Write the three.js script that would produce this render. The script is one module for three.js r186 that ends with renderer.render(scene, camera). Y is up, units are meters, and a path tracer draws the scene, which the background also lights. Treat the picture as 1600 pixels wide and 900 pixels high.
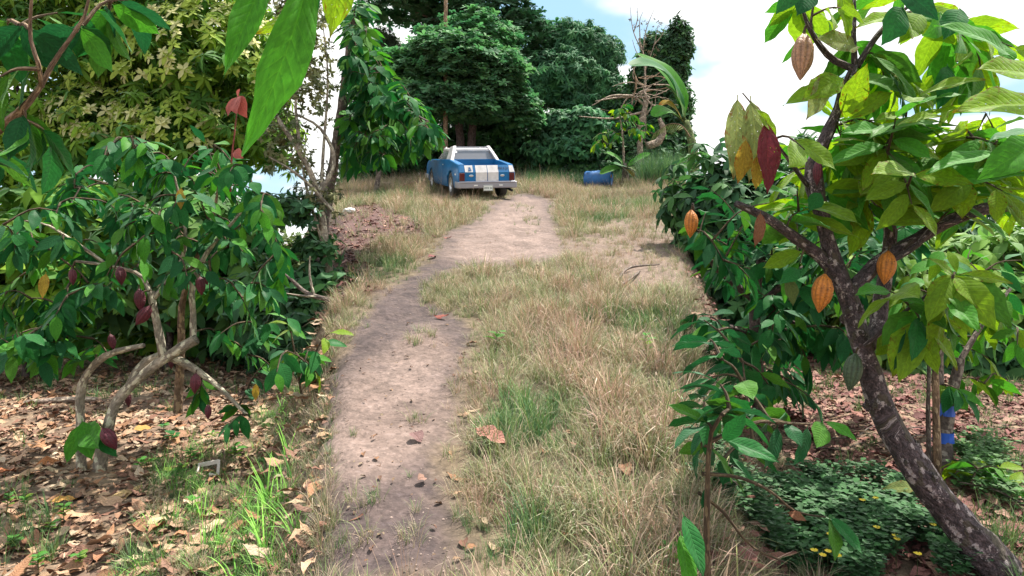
import * as THREE from 'three';
import { mergeGeometries, toCreasedNormals } from 'three/addons/utils/BufferGeometryUtils.js';
import { RoundedBoxGeometry } from 'three/addons/geometries/RoundedBoxGeometry.js';
import { TessellateModifier } from 'three/addons/modifiers/TessellateModifier.js';
import { Brush, Evaluator, SUBTRACTION } from 'three-bvh-csg';
import { createNoise2D, createNoise3D } from 'simplex-noise';

// ---------------------------------------------------------------- camera, sky, sun, exposure
const V3 = THREE.Vector3;
const F = 1000, CX = 800, CY = 380, EYE = 1.6;
const scene = new THREE.Scene();
const camera = new THREE.PerspectiveCamera(2 * Math.atan(520 / F) * 180 / Math.PI, 1600 / 1040, 0.1, 2000);
camera.position.set(0, EYE, 0);
camera.lookAt(0, EYE, -10);
camera.setViewOffset(1600, 1040, 0, 140, 1600, 900);      // a lens shifted down a little: verticals stay upright
camera.updateProjectionMatrix();

const EXPOSURE = 2.0;
const SUN_AZ = 48 * Math.PI / 180, SUN_EL = 64 * Math.PI / 180;    // to the right of straight ahead, high
const sunDir = new V3(Math.sin(SUN_AZ) * Math.cos(SUN_EL), Math.sin(SUN_EL), -Math.cos(SUN_AZ) * Math.cos(SUN_EL));

function rng(seed) { let a = seed >>> 0; return () => { a = (a + 0x6D2B79F5) | 0; let t = Math.imul(a ^ (a >>> 15), 1 | a); t = (t + Math.imul(t ^ (t >>> 7), 61 | t)) ^ t; return ((t ^ (t >>> 14)) >>> 0) / 4294967296; }; }
const n2 = createNoise2D(rng(11)), n3 = createNoise3D(rng(12));
const clamp = (v, a = 0, b = 1) => Math.min(b, Math.max(a, v));
const lerp = (a, b, t) => a + (b - a) * t;
const smooth = (a, b, v) => { const t = clamp((v - a) / (b - a)); return t * t * (3 - 2 * t); };
const fbm2 = (x, y, o = 4) => { let s = 0, a = 0.5, f = 1; for (let i = 0; i < o; i++) { s += a * n2(x * f, y * f); a *= 0.5; f *= 2.03; } return s; };
const fbm3 = (x, y, z, o = 4) => { let s = 0, a = 0.5, f = 1; for (let i = 0; i < o; i++) { s += a * n3(x * f, y * f, z * f); a *= 0.5; f *= 2.03; } return s; };

{
  const W = 2048, H = 1024, data = new Float32Array(W * H * 4);
  for (let j = 0; j < H; j++) for (let i = 0; i < W; i++) {
    const el = ((j + 0.5) / H - 0.5) * Math.PI, az = ((i + 0.5) / W - 0.5) * 2 * Math.PI;
    const x = Math.cos(el) * Math.cos(az), y = Math.sin(el), z = Math.cos(el) * Math.sin(az);
    const k = Math.max(y, 0), hz = Math.pow(1 - k, 4);
    let r = lerp(0.30, 0.62, hz), g = lerp(0.56, 0.84, hz), b = lerp(0.82, 0.95, hz);
    const q = 1 / (k + 0.22);
    const c = fbm3(x * q * 0.9 + 2.3, k * 1.3 + 0.4, z * q * 0.9 - 0.9, 6);
    const cov = smooth(-0.2, 0.16, c + 0.14);
    const lum = 1.12 + 0.22 * clamp(c * 1.6, -0.4, 1);
    r = lerp(r, lum, cov); g = lerp(g, lum * 0.995, cov); b = lerp(b, lum * 0.985, cov);
    const ang = Math.acos(clamp(x * sunDir.x + y * sunDir.y + z * sunDir.z, -1, 1));
    const glow = 0.75 * Math.exp(-ang * ang / 0.22) + 0.22 * Math.exp(-ang / 0.5);
    r += glow; g += glow * 0.98; b += glow * 0.92;
    if (y < 0) { r = 0.3; g = 0.32; b = 0.26; }
    const p = (j * W + i) * 4; data[p] = r * 0.64; data[p + 1] = g * 0.64; data[p + 2] = b * 0.64; data[p + 3] = 1;
  }
  const sky = new THREE.DataTexture(data, W, H, THREE.RGBAFormat, THREE.FloatType);
  sky.mapping = THREE.EquirectangularReflectionMapping; sky.magFilter = THREE.LinearFilter; sky.needsUpdate = true;
  scene.background = sky; scene.environment = sky;
}
const sun = new THREE.DirectionalLight(new THREE.Color(1.0, 0.94, 0.84), 5);
sun.position.copy(sunDir).multiplyScalar(60); sun.target.position.set(0, 0, -12);
sun.castShadow = true; sun.shadow.mapSize.set(4096, 4096); sun.shadow.radius = 1;
Object.assign(sun.shadow.camera, { left: -30, right: 30, top: 30, bottom: -30, near: 1, far: 140 });
sun.position.add(sun.target.position); sun.name = 'sun';
scene.add(sun, sun.target);
const renderer = new THREE.WebGLRenderer({ antialias: true });
renderer.toneMapping = THREE.LinearToneMapping; renderer.toneMappingExposure = EXPOSURE; renderer.shadowMap.enabled = true;

// ---------------------------------------------------------------- helpers
const at = (px, py, d) => new V3((px - CX) / F * d, EYE - (py - CY) / F * d, -d);
const SLOPE = 0.154;                                        // the track climbs away from the viewer
const EDGE = 0.268;
function hillAt(d) { if (d <= 0) return 0; const top = SLOPE * 30; const h = d < 27 ? SLOPE * d : lerp(SLOPE * d, top, smooth(27, 33, d)); return d > 33 ? top * (1 - smooth(48, 75, d)) : Math.min(h, top); }
function onHill(x, d) { const e = Math.abs(x) - EDGE * Math.max(d, 0) + 0.05 * n2(x * 1.7, d * 1.7) + 0.03 * n2(x * 5, d * 5); return 1 - smooth(-0.015 * Math.max(d, 0), 0.4 + (d < 8 ? 0.05 * Math.max(d, 0) : 0.4 + 0.12 * (d - 8)), e); }
function groundY(x, z) {
  const d = -z;
  return hillAt(d) * onHill(x, d) + 0.025 * n2(x * 0.8, z * 0.8) + 0.010 * n2(x * 3.1 + 7, z * 3.1);
}
const gm = (px, py) => { const d = 1600 / (py - 226); return [(px - CX) / F * d, d]; };     // a point of the climbing track
const gs = (px, py) => { const d = 1600 / (py - 380); return [(px - CX) / F * d, d]; };     // a point of the level ground
const stand = ([x, d], up = 0) => new V3(x, groundY(x, -d) + up, -d);
function inPoly(x, y, P) { let c = false; for (let i = 0, j = P.length - 1; i < P.length; j = i++) { const [xi, yi] = P[i], [xj, yj] = P[j]; if ((yi > y) !== (yj > y) && x < (xj - xi) * (y - yi) / (yj - yi) + xi) c = !c; } return c; }
function polyDist(x, y, P) { let m = 1e9; for (let i = 0, j = P.length - 1; i < P.length; j = i++) { const [x0, y0] = P[j], [x1, y1] = P[i], dx = x1 - x0, dy = y1 - y0; const t = clamp(((x - x0) * dx + (y - y0) * dy) / (dx * dx + dy * dy + 1e-9)); m = Math.min(m, Math.hypot(x - x0 - t * dx, y - y0 - t * dy)); } return inPoly(x, y, P) ? -m : m; }
const col = (r, g, b) => new THREE.Color().setRGB(r, g, b);

const taken = {};
function numbered(n) { const k = taken[n] = (taken[n] ?? -1) + 1; return k ? `${n}_${String(k).padStart(3, '0')}` : n; }
function tag(o, label, category, group, kind) { o.userData = { ...(label && { label }), ...(category && { category }), ...(group && { group }), ...(kind && { kind }) }; return o; }
function shade(o) { o.castShadow = true; o.receiveShadow = true; return o; }
function thing(name, label, category, pos, group) { const o = new THREE.Group(); o.name = numbered(name); o.position.copy(pos); tag(o, label, category, group); scene.add(o); return o; }
function single(name, geo, mat, label, category, group) { const o = shade(new THREE.Mesh(geo, mat)); o.name = numbered(name); tag(o, label, category, group); scene.add(o); return o; }
function part(parent, name, geo, mat, label) { const o = shade(new THREE.Mesh(geo, mat)); o.name = name; if (label) o.userData.label = label; parent.add(o); return o; }
function worldPart(parent, name, geo, mat, label) { geo.translate(-parent.position.x, -parent.position.y, -parent.position.z); return part(parent, name, geo, mat, label); }
function copies(parent, name, geo, mat, mats, cols) {
  const o = shade(new THREE.InstancedMesh(geo, mat, mats.length)); o.name = name;
  mats.forEach((m, i) => { o.setMatrixAt(i, m); if (cols) o.setColorAt(i, cols[i]); });
  o.userData.kind = 'stuff'; parent.add(o); return o;
}
function dataTex(W, H, fn, srgb = true) {
  const a = new Uint8Array(W * H * 4);
  for (let j = 0; j < H; j++) for (let i = 0; i < W; i++) { const c = fn(i / W, j / H), p = (j * W + i) * 4; for (let k = 0; k < 3; k++) a[p + k] = clamp(c[k]) * 255; a[p + 3] = c[3] === undefined ? 255 : c[3] * 255; }
  const t = new THREE.DataTexture(a, W, H, THREE.RGBAFormat); t.wrapS = t.wrapT = THREE.RepeatWrapping; t.magFilter = THREE.LinearFilter; t.minFilter = THREE.LinearMipmapLinearFilter; t.generateMipmaps = true;
  if (srgb) t.colorSpace = THREE.SRGBColorSpace; t.needsUpdate = true; return t;
}
const lat = (i, j) => { let h = Math.imul(i, 374761393) + Math.imul(j, 668265263); h = Math.imul(h ^ (h >>> 13), 1274126177); return ((h ^ (h >>> 16)) >>> 0) / 2147483648 - 1; };
function tile1(u, v, f) { const x = (u - Math.floor(u)) * f, y = (v - Math.floor(v)) * f, i = Math.floor(x), j = Math.floor(y), a = x - i, b = y - j, s = a * a * (3 - 2 * a), t = b * b * (3 - 2 * b), i1 = (i + 1) % f, j1 = (j + 1) % f, k = f * 7; return lerp(lerp(lat(i + k, j), lat(i1 + k, j), s), lerp(lat(i + k, j1), lat(i1 + k, j1), s), t); }
const tile = (u, v, s, o) => { let f = Math.max(2, Math.round(s * 4)), a = 0.62, r = 0; for (let k = 0; k < o; k++) { r += a * tile1(u, v, f); a *= 0.5; f *= 2; } return r; };   // repeats seamlessly

// ---------------------------------------------------------------- leaves
// base at the origin, growing along +x, face up +y, unit length
function leafGeo({ seg = 8, across = 2, W = 0.19, droop = 0.18, fold = 0.22, wave = 0.02, ribs = 0, stalk = 0.06, seed = 1, blunt = 0 }) {
  const r = rng(seed), pos = [], uv = [], idx = [], ph = r() * 6, tw = (r() - 0.5) * 0.5;
  const prof = (t) => { const k = blunt ? Math.pow(Math.sin(Math.PI * Math.pow(t, 1.5)), 0.75) : Math.pow(Math.sin(Math.PI * Math.pow(clamp(t / 0.955), 0.86)), 0.82); return t >= 0.955 && !blunt ? 0.015 * (1 - t) / 0.045 : Math.max(k, t < 0.5 ? 0.02 : 0.03 * (1 - t) * 8); };
  const n = across * 2 + 1;
  for (let i = 0; i <= seg; i++) {
    const t = i / seg, x0 = stalk + (1 - stalk) * t, w = prof(t) * W * (1 + (across > 1 ? 0.05 * Math.sin(t * 19 + ph) + 0.07 * (r() - 0.5) : 0));
    const ang = -droop * 2.2 * t, cx = x0 * (1 - 0.3 * droop * t), cy = droop * (0.35 * x0 - 0.9 * x0 * x0);
    for (let k = 0; k < n; k++) {
      const s = (k / (n - 1)) * 2 - 1, roll = tw * t;
      let y = Math.abs(s) * w * fold * 1.6 - s * s * w * fold * 0.9 + wave * Math.sin(t * 13 + ph + s * 1.5) * Math.abs(s);
      if (ribs) y += ribs * Math.sin((t - Math.abs(s) * 0.12) * 56) * (0.3 + Math.abs(s)) * Math.min(1, w / W * 1.2);
      const zz = s * w;
      pos.push(cx - Math.sin(ang) * y, cy + Math.cos(ang) * y + zz * Math.sin(roll), zz * Math.cos(roll)); uv.push(t, 0.5 + s * 0.5);
    }
  }
  for (let i = 0; i < seg; i++) for (let k = 0; k < n - 1; k++) { const a = i * n + k, b = a + n; idx.push(a, a + 1, b, a + 1, b + 1, b); }
  if (stalk) { const b0 = pos.length / 3, h = 0.006; pos.push(0, h, -h, 0, h, h, 0, -h, 0, stalk * 1.3, h, -h, stalk * 1.3, h, h, stalk * 1.3, -h, 0); for (let k = 0; k < 6; k++) uv.push(0.02, 0.5); for (const [a, b] of [[0, 1], [1, 2], [2, 0]]) idx.push(b0 + a, b0 + a + 3, b0 + b, b0 + b, b0 + a + 3, b0 + b + 3); }
  const g = new THREE.BufferGeometry(); g.setAttribute('position', new THREE.Float32BufferAttribute(pos, 3)); g.setAttribute('uv', new THREE.Float32BufferAttribute(uv, 2)); g.setIndex(idx); g.computeVertexNormals(); return g;
}
const leafTex = dataTex(512, 256, (u, v) => {
  const s = Math.abs(v - 0.5) * 2, k = 12, phase = (u * k - s * 1.9) % 1, ph = phase < 0 ? phase + 1 : phase;
  const vein = Math.max(Math.exp(-Math.pow((ph - 0.5) / 0.055, 2)) * (1 - s * 0.75), Math.exp(-Math.pow(s / 0.035, 2)) * 1.15);
  const mot = 0.86 + 0.13 * fbm2(u * 7, v * 5, 4) + 0.05 * fbm2(u * 40, v * 26, 2);
  const spot = fbm2(u * 12 + 40, v * 8, 3) > 0.5 ? 0.85 : 1;
  return [(mot + vein * 0.13) * spot, (mot * 0.98 + vein * 0.08) * (spot * 0.5 + 0.5), mot * 0.95 + vein * 0.05];
});
const leafBump = dataTex(512, 256, (u, v) => {
  const s = Math.abs(v - 0.5) * 2, phase = ((u * 12 - s * 1.9) % 1 + 1) % 1;
  const h = 0.75 - 0.5 * Math.exp(-Math.pow((phase - 0.5) / 0.16, 2)) * (1 - s * 0.5) - 0.45 * Math.exp(-Math.pow(s / 0.05, 2)) + 0.06 * fbm2(u * 60, v * 40, 2);
  return [h, h, h];
}, false);
// a blade with insect holes and browned margins
const wornTex = dataTex(512, 256, (u, v) => {
  const s = Math.abs(v - 0.5) * 2, ph = ((u * 12 - s * 1.9) % 1 + 1) % 1, vein = Math.max(Math.exp(-Math.pow((ph - 0.5) / 0.05, 2)) * (1 - s * 0.75), Math.exp(-Math.pow(s / 0.035, 2)) * 1.1);
  const mot = 0.84 + 0.14 * fbm2(u * 7, v * 5, 4) + 0.05 * fbm2(u * 40, v * 26, 2), a = fbm2(u * 9 + 3, v * 6, 3), b = fbm2(u * 5 + 30, v * 4, 3), hole = fbm2(u * 22 + 8, v * 13 + 4, 2) > 0.5 && a > 0.02 && s > 0.08 ? 0 : 1;
  const scorch = clamp(smooth(0.12, 0.5, b) * smooth(0.35, 1, s) + smooth(0.88, 1, u) * 0.7 + (fbm2(u * 22 + 8, v * 13 + 4, 2) > 0.36 && a > 0.02 ? 0.6 : 0));
  return [lerp(mot + vein * 0.1, 0.78, scorch), lerp(mot + vein * 0.06, 0.42, scorch), lerp(mot, 0.4, scorch), hole];
});
const leafMats = {};
function leafMat(key, r, g, b, through = 0.42, coat = 0.3, worn = false) {
  return leafMats[key] ??= new THREE.MeshPhysicalMaterial({ name: key, color: col(r, g, b), map: worn ? wornTex : leafTex, alphaTest: worn ? 0.5 : 0, bumpMap: leafBump, bumpScale: 0.002, roughness: 0.88, specularIntensity: 0.3, transmission: through, thickness: 0, clearcoat: coat * 0.3, clearcoatRoughness: 0.35, side: THREE.DoubleSide });
}
const LM = {
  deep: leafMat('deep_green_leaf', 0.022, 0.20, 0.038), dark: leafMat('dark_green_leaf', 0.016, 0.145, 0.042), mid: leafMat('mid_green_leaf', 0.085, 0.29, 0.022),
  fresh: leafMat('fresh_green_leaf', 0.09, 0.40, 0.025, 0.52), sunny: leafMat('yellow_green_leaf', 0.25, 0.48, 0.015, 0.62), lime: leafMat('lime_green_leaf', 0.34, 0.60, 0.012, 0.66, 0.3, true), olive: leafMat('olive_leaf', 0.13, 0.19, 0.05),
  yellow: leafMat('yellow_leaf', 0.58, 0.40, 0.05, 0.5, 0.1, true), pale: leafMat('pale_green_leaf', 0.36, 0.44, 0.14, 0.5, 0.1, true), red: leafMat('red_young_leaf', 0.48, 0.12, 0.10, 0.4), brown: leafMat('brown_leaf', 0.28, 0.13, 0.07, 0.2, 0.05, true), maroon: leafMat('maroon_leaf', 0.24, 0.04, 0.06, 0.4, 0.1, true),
};
const cacaoLeaves = [1, 2, 3, 4].map((k) => leafGeo({ seg: 7, across: 1, W: [0.17, 0.19, 0.2, 0.165][k - 1], droop: [0.1, 0.3, 0.2, 0.4][k - 1], fold: [0.3, 0.2, 0.35, 0.15][k - 1], wave: 0.012, seed: k }));
const fineLeaves = [5, 6, 7, 8, 9].map((k) => leafGeo({ seg: 14, across: 3, W: [0.17, 0.19, 0.18, 0.16, 0.2][k - 5], droop: [0.12, 0.3, 0.2, 0.42, 0.25][k - 5], fold: [0.3, 0.2, 0.32, 0.18, 0.25][k - 5], wave: 0.014, ribs: 0.0012, seed: k }));
const UP = new V3(0, 1, 0);
function leafMatrix(pos, dir, nrm, L, wide = 1) {
  const x = dir.clone().normalize(), z = x.clone().cross(nrm).normalize(); if (z.lengthSq() < 0.01) z.set(0, 0, 1); const y = z.clone().cross(x).normalize();
  const m = new THREE.Matrix4().makeBasis(x.multiplyScalar(L), y.multiplyScalar(L), z.multiplyScalar(L * wide)); m.setPosition(pos); return m;
}
function leafMesh(parent, m, geo, mat, label) {
  const o = shade(new THREE.Mesh(geo, mat)); o.name = 'leaf'; m.decompose(o.position, o.quaternion, o.scale); o.position.sub(parent.position); if (label) o.userData.label = label; parent.add(o); return o;
}

// ---------------------------------------------------------------- wood
const barkTex = dataTex(512, 512, (u, v) => {
  const a = tile(u, v, 1.2, 5), b = tile(u + 0.3, v, 4.5, 3), l = smooth(0.16, 0.3, tile(u, v + 0.4, 2.1, 4));
  const k = 0.68 + 0.2 * a + 0.16 * b; return [lerp(k, 0.98, l), lerp(k * 0.97, 0.99, l), lerp(k * 0.95, 0.95, l)];
});
const lichenTex = dataTex(512, 512, (u, v) => {
  const k = 0.34 + 0.12 * tile(u, v, 3, 4) + 0.16 * tile(u + 0.3, v, 14, 3), a = tile(u, v + 0.4, 2.2, 6), l = 0.75 * smooth(0.24, 0.55, a + 0.3 * tile(u, v, 16, 3)), m = smooth(0.3, 0.5, tile(u + 0.5, v, 1.2, 4)) * 0.5;
  return [lerp(lerp(k, 0.36, m), 0.9, l), lerp(lerp(k * 0.9, 0.36, m), 0.88, l), lerp(lerp(k * 0.92, 0.26, m), 0.86, l)];
});
const barkBump = dataTex(256, 256, (u, v) => { const k = 0.5 + 0.5 * tile(u, v, 3.5, 4); return [k, k, k]; }, false);
const woodMat = (r, g, b) => new THREE.MeshStandardMaterial({ color: col(r, g, b), map: barkTex, bumpMap: barkBump, bumpScale: 0.012, roughness: 0.95 });
const WM = { pale: woodMat(0.52, 0.46, 0.38), grey: woodMat(0.26, 0.21, 0.19), dark: woodMat(0.16, 0.115, 0.115), tan: woodMat(0.40, 0.27, 0.18), twig: woodMat(0.17, 0.12, 0.07), green: woodMat(0.14, 0.2, 0.06), bleached: woodMat(0.5, 0.4, 0.33), red: woodMat(0.4, 0.09, 0.07), lichen: new THREE.MeshStandardMaterial({ color: col(0.62, 0.56, 0.58), map: lichenTex, bumpMap: barkBump, bumpScale: 0.014, roughness: 0.95 }), paleLichen: new THREE.MeshStandardMaterial({ color: col(0.62, 0.56, 0.46), map: barkTex, bumpMap: barkBump, bumpScale: 0.01, roughness: 0.95 }) };
function tube(pts, radii, sides = 8, wobble = 0.1, seed = 1) {
  const curve = new THREE.CatmullRomCurve3(pts, false, 'centripetal'), len = curve.getLength(), n = Math.max(3, Math.min(60, Math.ceil(Math.max(pts.length * 2, len / 0.12))));
  const pos = [], uv = [], idx = [], P = curve.getSpacedPoints(n); let nrm = new V3(0.31, 0.2, 0.93);
  for (let i = 0; i <= n; i++) {
    const t = i / n, p = P[i], tan = P[Math.min(n, i + 1)].clone().sub(P[Math.max(0, i - 1)]).normalize();
    nrm = nrm.clone().sub(tan.clone().multiplyScalar(nrm.dot(tan))).normalize(); const bi = tan.clone().cross(nrm);
    const ft = t * (radii.length - 1), k = Math.min(radii.length - 2, Math.floor(ft)), R = lerp(radii[k], radii[k + 1], ft - k);
    for (let s = 0; s <= sides; s++) {
      const a = (s % sides) / sides * 2 * Math.PI, c = Math.cos(a), q = Math.sin(a), w = R * (1 + wobble * 1.6 * n3(p.x * 5 + c * 0.8 + seed, p.y * 5 + q * 0.8, p.z * 5));
      pos.push(p.x + (nrm.x * c + bi.x * q) * w, p.y + (nrm.y * c + bi.y * q) * w, p.z + (nrm.z * c + bi.z * q) * w); uv.push(s / sides * Math.max(1, Math.round(R * 2 * Math.PI / 0.25)), t * len / 0.35);
    }
  }
  const m = sides + 1;
  for (let i = 0; i < n; i++) for (let s = 0; s < sides; s++) { const a = i * m + s, b = a + m; idx.push(a, a + 1, b, a + 1, b + 1, b); }
  for (const [row, p, flip] of [[0, P[0], 1], [n, P[n], 0]]) { const c = pos.length / 3; pos.push(p.x, p.y, p.z); uv.push(0.5, 0.5); for (let s = 0; s < sides; s++) { const a = row * m + s; flip ? idx.push(c, a + 1, a) : idx.push(c, a, a + 1); } }
  const g = new THREE.BufferGeometry(); g.setAttribute('position', new THREE.Float32BufferAttribute(pos, 3)); g.setAttribute('uv', new THREE.Float32BufferAttribute(uv, 2)); g.setIndex(idx); g.computeVertexNormals(); return g;
}
function podGeo(ridge = 0.07, seed = 1) {             // hangs from the origin along -y, unit length
  const rows = 16, seg = 40, pos = [], uv = [], idx = [];
  for (let i = 0; i <= rows; i++) {
    const t = i / rows; let r = 0.235 * Math.pow(Math.sin(Math.PI * Math.pow(t, 0.82)), 0.72) * (1 - 0.25 * smooth(0.6, 1, t)); if (t < 0.1) r = Math.max(r * (0.6 + 4 * t), 0.03); if (i === rows) r = 0.004;
    for (let s = 0; s <= seg; s++) { const a = (s % seg) / seg * 2 * Math.PI, w = r * (1 + ridge * Math.cos(a * 10) + ridge * 0.6 * Math.cos(a * 5) + 0.035 * n3(Math.cos(a) * 6 + seed, t * 14, Math.sin(a) * 6)); pos.push(Math.cos(a) * w + 0.02 * Math.sin(t * 3), -t, Math.sin(a) * w); uv.push(s / seg * 2, t * 2); }
  }
  const m = seg + 1; for (let i = 0; i < rows; i++) for (let s = 0; s < seg; s++) { const a = i * m + s, b = a + m; idx.push(a, a + 1, b, a + 1, b + 1, b); }
  const g = new THREE.BufferGeometry(); g.setAttribute('position', new THREE.Float32BufferAttribute(pos, 3)); g.setAttribute('uv', new THREE.Float32BufferAttribute(uv, 2)); g.setIndex(idx); g.computeVertexNormals(); return g;
}
const podTex = dataTex(256, 256, (u, v) => { const a = tile(u, v, 2.5, 4), k = 0.88 + 0.14 * a - 0.16 * Math.pow(0.5 - 0.5 * Math.cos(2 * Math.PI * 5 * u), 3), s = 1 - 0.4 * smooth(0.45, 0.7, tile(u + 0.2, v, 3, 4)); return [k * s, k * s * 0.98, k * s * 0.96]; });
const podMat = (r, g, b) => new THREE.MeshPhysicalMaterial({ color: col(r, g, b), map: podTex, bumpMap: barkBump, bumpScale: 0.004, roughness: 0.6, clearcoat: 0.15, clearcoatRoughness: 0.5 });
const PM = { orange: podMat(0.72, 0.25, 0.03), purple: podMat(0.15, 0.014, 0.035), tan: podMat(0.45, 0.24, 0.13), green: podMat(0.07, 0.12, 0.06) };
const podGeos = [podGeo(0.085, 1), podGeo(0.07, 5)];
// a pod by its two ends, with its stalk
function pod(tree, top, tip, mat, label, fat = 1, k = 0) {
  const dir = tip.clone().sub(top), L = dir.length(), o = part(tree, 'cacao_pod', podGeos[k], mat, label);
  o.position.copy(top).sub(tree.position); o.quaternion.setFromUnitVectors(new V3(0, -1, 0), dir.clone().normalize()); o.scale.set(L * fat, L, L * fat);
  const s = part(o, 'stalk', stalkGeo, WM.twig); s.scale.set(1 / fat, 1, 1 / fat); return o;
}
const stalkGeo = tube([new V3(0, -0.03, 0), new V3(0.01, 0.08, 0), new V3(0.03, 0.16, 0.02)], [0.035, 0.025, 0.03], 6, 0.02);

// a cacao-like tree: limbs given by points, twigs grown to the cluster centres, drooping leaves on the twigs
const pathPts = (pts) => pts.map((p) => p.isVector3 ? p : at(...p));
function leafyTree({ name, label, category = 'tree', group, base, wood, clusters, nLeaf = [5, 8], size = [0.16, 0.24], mats, geos = cacaoLeaves, woodMat: wm = WM.grey, twigMat = WM.twig, seed = 1, singles = 300, droop = [0.25, 1.1], clear = [], twigR = 0.006 }) {
  const r = rng(seed), t = thing(name, label, category, base, group), nodes = [];
  for (const w of wood) {
    const pts = pathPts(w.pts); worldPart(t, w.name ?? 'branch', tube(pts, w.r, w.sides ?? 10, w.wobble ?? 0.12, seed), w.mat ?? wm);
    const c = new THREE.CatmullRomCurve3(pts, false, 'centripetal'), n = Math.ceil(c.getLength() / 0.08);
    for (let i = 0; i <= n; i++) if (!w.bare && (w.name !== 'trunk' || i > n * 0.55)) nodes.push(c.getPointAt(i / n));
  }
  const order = clusters.slice(), placed = [];
  const dist = (p) => { let m = 1e9, q = null; for (const k of nodes) { const dd = k.distanceToSquared(p); if (dd < m) { m = dd; q = k; } } return [Math.sqrt(m), q]; };
  order.sort((a, b) => dist(a)[0] - dist(b)[0]);
  for (const c of order) {
    const [len, from] = dist(c), end = c.clone(), mid = from.clone().lerp(end, 0.55); mid.y += 0.12 * len + (r() - 0.5) * 0.1 * len; mid.x += (r() - 0.5) * 0.12 * len; mid.z += (r() - 0.5) * 0.12 * len;
    const pts = [from, mid, end], R = Math.max(twigR, 0.008 * Math.min(len, 1.5));
    worldPart(t, 'twig', tube(pts, [R * 1.4, R, R * 0.5], 5, 0.05, seed), twigMat);
    const cv = new THREE.CatmullRomCurve3(pts); for (const k of [0.4, 0.7, 0.95]) nodes.push(cv.getPointAt(k));
    const n = Math.round(lerp(nLeaf[0], nLeaf[1], r())), out = end.clone().sub(mid).normalize(), side = new V3().crossVectors(out, UP).normalize();
    const span = clamp(0.28 / Math.max(len, 0.15), 0.15, 0.8);
    for (let i = 0; i < n; i++) {
      const u = i / Math.max(1, n - 1), p = cv.getPointAt(1 - span * u), sgn = i % 2 ? 1 : -1;
      const dir = out.clone().multiplyScalar(0.75 - 0.45 * u + (r() - 0.5) * 0.4).addScaledVector(side, sgn * (0.35 + 0.5 * u + (r() - 0.5) * 0.5)); dir.y -= lerp(droop[0], droop[1], r()); dir.normalize();
      const nrm = UP.clone().multiplyScalar(0.8).addScaledVector(out, 0.5 + 0.5 * r()).addScaledVector(side, (r() - 0.5) * 1.1); nrm.z += 0.25 * (r() - 0.3);
      const Ln = lerp(size[0], size[1], r()); if (clear.some(([cx, cy, cr, cd]) => [0.15, 0.5, 0.85].some((k) => { const q = p.clone().addScaledVector(dir, Ln * k), dd = -q.z; return dd < cd && Math.hypot(CX + q.x / dd * F - cx, CY - (q.y - EYE) / dd * F - cy) < cr; }))) continue;
      placed.push([leafMatrix(p, dir, nrm, Ln, 0.9 + 0.25 * r()), geos[Math.floor(r() * geos.length)], mats[Math.floor(r() * mats.length)]]);
    }
  }
  const eye = new V3(0, EYE, 0), p = new V3(); placed.forEach((k) => { p.setFromMatrixPosition(k[0]); k.push(p.distanceTo(eye)); }); placed.sort((a, b) => a[3] - b[3]);
  placed.slice(0, singles).forEach(([m, g, mt]) => leafMesh(t, m, g, mt));
  const rest = placed.slice(singles), byGeo = new Map();
  rest.forEach((k) => { const id = k[2].name; if (!byGeo.has(id)) byGeo.set(id, []); byGeo.get(id).push(k); });
  for (const list of byGeo.values()) { const off = new THREE.Matrix4().makeTranslation(-base.x, -base.y, -base.z); copies(t, 'foliage', geos[0], list[0][2], list.map((k) => off.clone().multiply(k[0]))); }
  return t;
}
// cluster centres spread inside an outline, at the given distances
function spread(n, outline, d0, d1, seed, minGap = 0) {
  const r = rng(seed), out = []; let x0 = 1e9, x1 = -1e9, y0 = 1e9, y1 = -1e9; for (const [x, y] of outline) { x0 = Math.min(x0, x); x1 = Math.max(x1, x); y0 = Math.min(y0, y); y1 = Math.max(y1, y); }
  for (let k = 0; k < n * 60 && out.length < n; k++) { const x = lerp(x0, x1, r()), y = lerp(y0, y1, r()); if (!inPoly(x, y, outline)) continue; const p = at(x, y, lerp(d0, d1, r())); if (minGap && out.some((q) => q.distanceTo(p) < minGap)) continue; out.push(p); }
  return out;
}
// rosettes of leaves for crowns whose single leaves are too small to tell apart
function rosette(n, o, tilt, seed) {
  const r = rng(seed), gs = [];
  for (let i = 0; i < n; i++) { const g = leafGeo({ ...o, seed: seed * 31 + i, stalk: 0 }); const s = 0.75 + 0.4 * r(); g.scale(s, s, s); g.rotateX((r() - 0.5) * 0.5); g.rotateZ(lerp(tilt[0], tilt[1], r())); g.rotateY(i / n * 2 * Math.PI * 1.62 + (r() - 0.5) * 0.5); gs.push(g); }
  return mergeGeometries(gs);
}
const crownMat = (name, coat = 0.22, through = 0.5) => new THREE.MeshPhysicalMaterial({ name, color: 0xffffff, roughness: 0.9, specularIntensity: 0.45, transmission: through, thickness: 0, clearcoat: coat * 0.3, clearcoatRoughness: 0.4, side: THREE.DoubleSide });
const CM = crownMat('crown_leaf'), CMmatte = crownMat('crown_leaf_matte', 0.08);
const ROS = {
  almond: [1, 2].map((s) => rosette(9, { seg: 4, across: 1, W: 0.24, droop: 0.15, fold: 0.2, blunt: 1 }, [-0.25, 0.6], s)),
  mango: [3, 4].map((s) => rosette(11, { seg: 4, across: 1, W: 0.11, droop: 0.35, fold: 0.3 }, [-1.0, 0.3], s)),
  cacao: [5, 6].map((s) => rosette(6, { seg: 5, across: 1, W: 0.18, droop: 0.3, fold: 0.25 }, [-1.0, 0.1], s)),
  small: [7, 8].map((s) => rosette(7, { seg: 3, across: 1, W: 0.22, droop: 0.15, fold: 0.2 }, [-0.6, 0.9], s)),
};
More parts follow.
